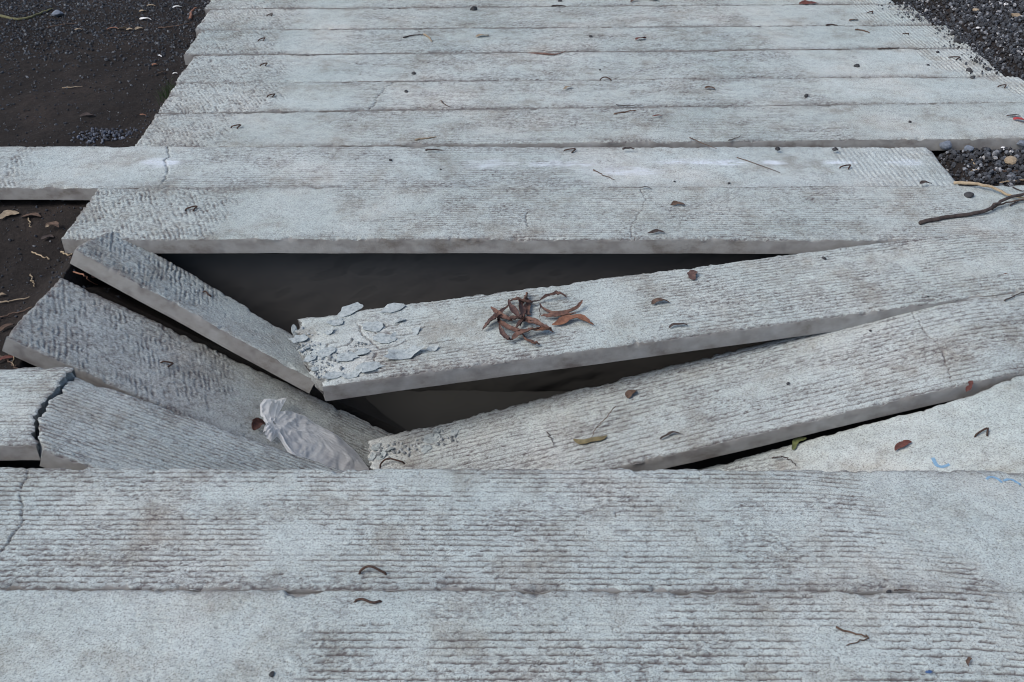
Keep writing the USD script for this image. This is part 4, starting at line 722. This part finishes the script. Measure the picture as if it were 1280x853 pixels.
# ------------------------------------------------------------------ gravel, soil litter
def scatter(n, pick, rlo, rhi, seed, sub=0, sink=0.3, power=2.2):
    g = np.random.default_rng(seed); V, F, k, TN = [], [], 0, []; v0, f0 = _ico[sub]
    protos = [pebble(1.0, 4000 + i, sub, 0.75)[0] for i in range(14)]
    while n > 0:
        p = pick(g)
        if p is None: continue
        n -= 1
        r = rlo + (rhi - rlo) * g.random() ** power; q = g.normal(size=4); q /= np.linalg.norm(q); a, b, c, d = q
        R = np.array([[1 - 2 * (c * c + d * d), 2 * (b * c - a * d), 2 * (b * d + a * c)], [2 * (b * c + a * d), 1 - 2 * (b * b + d * d), 2 * (c * d - a * b)], [2 * (b * d - a * c), 2 * (c * d + a * b), 1 - 2 * (b * b + c * c)]])
        V.append(protos[g.integers(14)] @ R.T * r + p + [0, 0, r * (0.62 - sink)]); F.append(f0 + k); k += len(v0); TN.append(g.random())
    t = np.repeat(TN, len(v0))
    return (np.vstack(V), np.vstack(F)), np.c_[t, t, t]
def heap(name, made, mat, **kw): obj(name, made[0], mat, wear=made[1], **kw)
def right_pick(g):
    x, y = g.uniform(1.62, 3.2), g.uniform(3.2, 6.4)
    if x > 0.56 * y + 0.15 and y > 3.6: return None
    if y < 3.54 and x < 2.7: return np.array([x, y, gz(x, y) + g.uniform(0, 0.010)])
    edge = {0: 2.20, 1: 2.24, 2: 2.28}.get(0 if y > 4.9 else 1 if y > 4.5 else 2)
    if y < 3.6 or x < edge: return None
    return np.array([x, y, gz(x, y) + g.uniform(0, 0.012)])
heap('gravel', scatter(18000, right_pick, 0.003, 0.0145, 11, power=2.0), 'gravel', kind='stuff', label='dark blue grey gravel at the right ends of the planks', cat='gravel')
def spill_pick(g):                                                   # gravel that has rolled onto the raked plank ends at the upper right
    y = g.uniform(4.25, 6.0); x = 2.22 - abs(g.normal()) * 0.075 - (0.10 if y > 5.0 else 0.0)
    if x < 1.55: return None
    return np.array([x, y, 0.001])
heap('gravel', scatter(1300, spill_pick, 0.002, 0.010, 12, sink=0.15, power=3), 'gravel', kind='stuff', label='thin spill of dark gravel on the raked plank ends at upper right', cat='gravel')
def left_pick(g):
    x, y = g.uniform(-3.3, -1.55), g.uniform(4.3, 6.3)
    if g.random() > ss(4.45, 5.1, y + 0.5 * (n2(x * 3, y * 3, 44) - 0.5)) ** 2 + 0.03: return None
    return np.array([x, y, gz(x, y)])
heap('gravel', scatter(11000, left_pick, 0.003, 0.010, 13, sink=0.25), 'fine_gravel', kind='stuff', label='fine dark gravel on the soil at the upper left', cat='gravel')
def crumb_pick(g):
    x, y = g.uniform(-2.4, -1.2), g.uniform(1.75, 4.6)
    if x > -1.4 and y > 2.7: return None
    return np.array([x, y, gz(x, y)])
heap('soil_crumbs', scatter(5000, crumb_pick, 0.0012, 0.0075, 14, sink=0.2, power=3.5), 'fine_gravel', kind='stuff', label='crumbs and grit on the dark soil left of the planks', cat='soil crumbs')
def heap_pick(g):
    p = at(130, 167, -0.085); x, y = p[0] + g.normal() * 0.06, p[1] + g.normal() * 0.035
    return np.array([x, y, gz(x, y) + 0.012 * math.exp(-((x - p[0]) / 0.07) ** 2 - ((y - p[1]) / 0.04) ** 2)])
island('blue_gravel', [(0.0, (0.03, 0.033, 0.040)), (0.6, (0.06, 0.069, 0.09)), (1.0, (0.14, 0.16, 0.20))])
heap('gravel', scatter(220, heap_pick, 0.004, 0.011, 15), 'blue_gravel', kind='stuff', label='small bluish grey gravel heap on the soil above the long left plank', cat='gravel')
def rubble_pick(P, pts, spread):
    def pick(g):
        x, y = pts[g.integers(len(pts))]; u, w = P.pick(x + g.normal() * spread, y + g.normal() * spread * 0.6)
        if w < 0.01 or w > 0.34 or u < P.u0 + (float(P.break0(np.array([w]))[0]) if P.break0 else 0): return None
        return P.world(u, w, float(P.surf(np.array([u]), np.array([w]))[0][0]))
    return pick
island('rubble', [(0.0, (0.14, 0.15, 0.155)), (0.5, (0.26, 0.285, 0.29)), (1.0, (0.44, 0.465, 0.465))])
heap('concrete_crumbs', scatter(130, rubble_pick(p9r, [(480, 568), (492, 560), (500, 566), (515, 560), (545, 552), (560, 548)], 9), 0.002, 0.009, 21, sink=0.2), 'rubble', kind='stuff', label='small concrete crumbs on the low tip of the combed sloping plank', cat='rubble')
heap('concrete_crumbs', scatter(150, rubble_pick(p8r, [(376, 420), (384, 436), (392, 455), (402, 470), (420, 450), (450, 430)], 9), 0.002, 0.009, 22, sink=0.2), 'rubble', kind='stuff', label='small concrete crumbs on the broken end left of the pod heap', cat='rubble')
# bigger single stones in the gravel
BIG = [(1181, 186, 17, 'blue_stone', 'pale blue stone at the left tip of the gravel pocket'), (1210, 190, 14, 'blue_stone', 'grey blue stone in the gravel pocket, second from the left'), (1262, 206, 17, 'leaf_beige', 'largest tan stone in the gravel pocket'), (1253, 189, 8, 'petal_white', 'white square pebble in the gravel pocket'), (1276, 184, 14, 'blue_stone', 'pale stone at the right edge in the gravel pocket'), (1219, 16, 9, 'leaf_beige', 'pinkish pebble in the upper right gravel'),
       (1257, 9, 7, 'petal_white', 'white pebble in the upper right gravel'), (1268, 23, 12, 'leaf_beige', 'tan stone in the upper right gravel'), (1222, 38, 6, 'petal_white', 'small white pebble in the upper right gravel'), (1254, 56, 5, 'leaf_beige', 'small cream pebble at the lower edge of the upper right gravel'), (73, 21, 16, 'blue_stone', 'bluish stone in the upper left gravel by the green stalk')]
for i, (x, y, n, mt, lab) in enumerate(BIG):
    r = 0.5 * px2m(None, x, y, n); loose('stone', pebble(r * 0.9, 90 + i, 1), mt, -0.03 if x > 1000 and y > 100 else None, x, y, lab, 'stone', lift=0.35 * r + 0.006)
leaf(None, 1237, 185, 9, 0.5, 0.1, 'leaf_olive', 0.8, 'small yellow leaf in the gravel pocket at right')
leaf(None, 1272, 190, 14, 0.4, 0.1, 'leaf_red', -0.4, 'rusty leaf in the gravel pocket at right')
for i, (pts, wd, mt, lab) in enumerate([
        ([(1208, 196), (1216, 202), (1222, 212), (1208, 216)], 1.6, 'straw', 'crooked pale stalk in the gravel pocket'), ([(1240, 213), (1260, 214), (1290, 212)], 2.4, 'bark_brown', 'brown stick along the lower edge of the gravel pocket'), ([(1250, 229), (1268, 226), (1290, 225)], 2.2, 'straw', 'tan stick below the gravel pocket at the right edge'),
        ([(0, 20), (20, 24), (38, 22), (52, 16), (66, 11)], 3.2, 'straw_green', 'yellow green stalk lying in the upper left gravel'), ([(238, 24), (240, 14), (246, 10)], 4.0, 'pod_orange', 'short orange red twig at the far left corner of the planks'), ([(198, 35), (218, 33), (240, 29)], 1.8, 'bark_brown', 'thin reddish stick leading to the planks at upper left'),
        ([(60, 35), (76, 31), (97, 29)], 1.2, 'bark_brown', 'thin brown straw in the upper left gravel'), ([(78, 110), (90, 109), (103, 108)], 1.3, 'leaf_beige', 'thin pale straw on the dark soil above the blue heap'), ([(35, 272), (38, 282), (44, 292)], 1.6, 'straw', 'pale straw below the long left plank'),
        ([(40, 315), (52, 320), (62, 324)], 1.8, 'straw', 'pale straw on the soil left of the tipped plank, lower'), ([(34, 290), (40, 294), (45, 296)], 2.4, 'pod_orange', 'orange stalk on the soil under the long left plank'), ([(0, 378), (18, 376), (37, 371)], 2.0, 'leaf_beige', 'long pale stalk at the left edge beside the dirty rough plank end'),
        ([(0, 397), (20, 391), (40, 384)], 2.0, 'bark_brown', 'long brown stalk at the left edge beside the dirty rough plank end'), ([(38, 343), (41, 350), (43, 358)], 1.4, 'straw', 'short upright straw on the soil by the dirty rough plank end'), ([(76, 315), (83, 318), (90, 318)], 2.2, 'straw', 'short straw tucked under the tipped plank end'),
        ([(12, 436), (16, 446), (17, 458)], 1.6, 'straw', 'straw standing in front of the low left corner by the short plank end'), ([(0, 445), (12, 452), (22, 460)], 2.2, 'bark_brown', 'brown stalk at the left edge behind the short plank end'), ([(88, 322), (102, 336), (118, 344), (130, 348)], 3.0, 'bark_brown', 'brown stick in the gap between the two left plank halves'), ([(92, 340), (106, 345), (122, 356)], 2.0, 'pod_orange', 'orange brown stalk in the gap between the two left plank halves')]):
    twig(None, pts, wd, mt, lab, 'stalk' if 'stalk' in lab else 'stick', lift=0.006, wob=0.003, name='dry_stalk', seed=i)
for x, y, n, ratio, mt, turn, lab, cat in [(182, 26, 15, 0.32, 'petal_white', -0.3, 'long white petal on the upper left soil', 'petal'), (222, 11, 11, 0.42, 'petal_white', 0.2, 'white petal on the gravel near the plank corner', 'petal'), (200, 72, 8, 0.45, 'petal_white', -0.6, 'small white petal on the dark soil left of the sixth row', 'petal'), (219, 94, 6, 0.6, 'petal_white', 0.3, 'tiny white petal at the plank ends', 'petal'),
        (98, 39, 8, 0.6, 'leaf_beige', 0.2, 'beige scrap in the gravel right of the green stalk', 'dry leaf'), (154, 38, 12, 0.5, 'leaf_beige', 0.3, 'largest beige leaf of the upper left litter', 'dry leaf'), (163, 39, 9, 0.5, 'leaf_beige', -0.2, 'beige leaf second from the right in the upper left litter', 'dry leaf'), (174, 38, 9, 0.6, 'leaf_beige', 0.5, 'beige leaf at the right of the upper left litter', 'dry leaf'), (141, 38, 12, 0.35, 'pod_orange', 0.4, 'orange leaf at the left of the upper left litter', 'dry leaf'),
        (179, 16, 9, 0.5, 'leaf_beige', 0.1, 'tan leaf above the long white petal', 'dry leaf'), (189, 9, 10, 0.3, 'leaf_beige', 0.0, 'pale leaf near the top edge above the tan one', 'dry leaf'), (194, 83, 7, 0.5, 'pod_orange', 0.1, 'small tan leaf below the small white petal', 'dry leaf'), (203, 93, 10, 0.4, 'bark_brown', 0.2, 'brown leaf beside the plank ends at left', 'dry leaf'), (179, 146, 9, 0.4, 'pod_orange', -0.4, 'orange leaf near the left end of the third row', 'dry leaf'),
        (110, 147, 18, 0.3, 'bark_dark', 0.0, 'flat brown leaf above the blue heap', 'dry leaf'), (12, 272, 22, 0.5, 'leaf_beige', 0.5, 'pale crumpled leaf on the soil below the long left plank', 'dry leaf'), (40, 273, 22, 0.5, 'bark_brown', 0.2, 'brown leaf under the long left plank', 'dry leaf'), (66, 285, 18, 0.4, 'bark_brown', -0.4, 'brown leaf beside the corner of the first intact plank', 'dry leaf'), (62, 285, 8, 0.5, 'leaf_beige', 0.8, 'pale scrap beside the corner of the first intact plank', 'dry leaf'),
        (60, 300, 14, 0.5, 'bark_dark', 0.3, 'dark leaf on the soil left of the tipped plank', 'dry leaf'), (3, 372, 10, 0.6, 'leaf_beige', 0.3, 'pale scrap at the left edge on the soil', 'dry leaf'), (10, 412, 18, 0.4, 'bark_brown', 0.9, 'brown leaf at the left edge by the dirty rough plank end', 'dry leaf'), (8, 452, 20, 0.4, 'leaf_red', 0.4, 'reddish leaf at the left edge behind the short plank end', 'dry leaf'), (125, 350, 24, 0.4, 'pod_brown', -0.5, 'brown leaf in the gap between the two left plank halves', 'dry leaf')]:
    leaf(None, x, y, n, ratio, 0.1, mt, turn, lab, cat, hump=0.005)
# grass tuft at the plank ends
gp = at(212, 122, -0.09); blades = []; g = np.random.default_rng(5)
for i in range(60):
    b = np.array([g.normal() * 0.022, g.normal() * 0.05, 0.0]); d = g.normal(size=2) * 0.022; h = g.uniform(0.03, 0.075); q = np.linspace(0, 1, 5)[:, None]
    c = b + np.c_[d[0] * q ** 1.6, d[1] * q ** 1.6, h * q * (1 - 0.25 * q)]; sd = np.array([0.0016, 0.0008, 0]) * (1 - q * 0.85); v = np.vstack([c - sd, c + sd]); k = np.arange(4)
    blades.append((v, np.vstack([np.c_[k, k + 5, k + 6], np.c_[k, k + 6, k + 1]])))
v, f = join(blades)
obj('grass_tuft', (v, f), 'grass_green', loc=(gp[0], gp[1], gz(gp[0], gp[1])), label='small dull green grass tuft beside the left plank ends', cat='grass tuft')
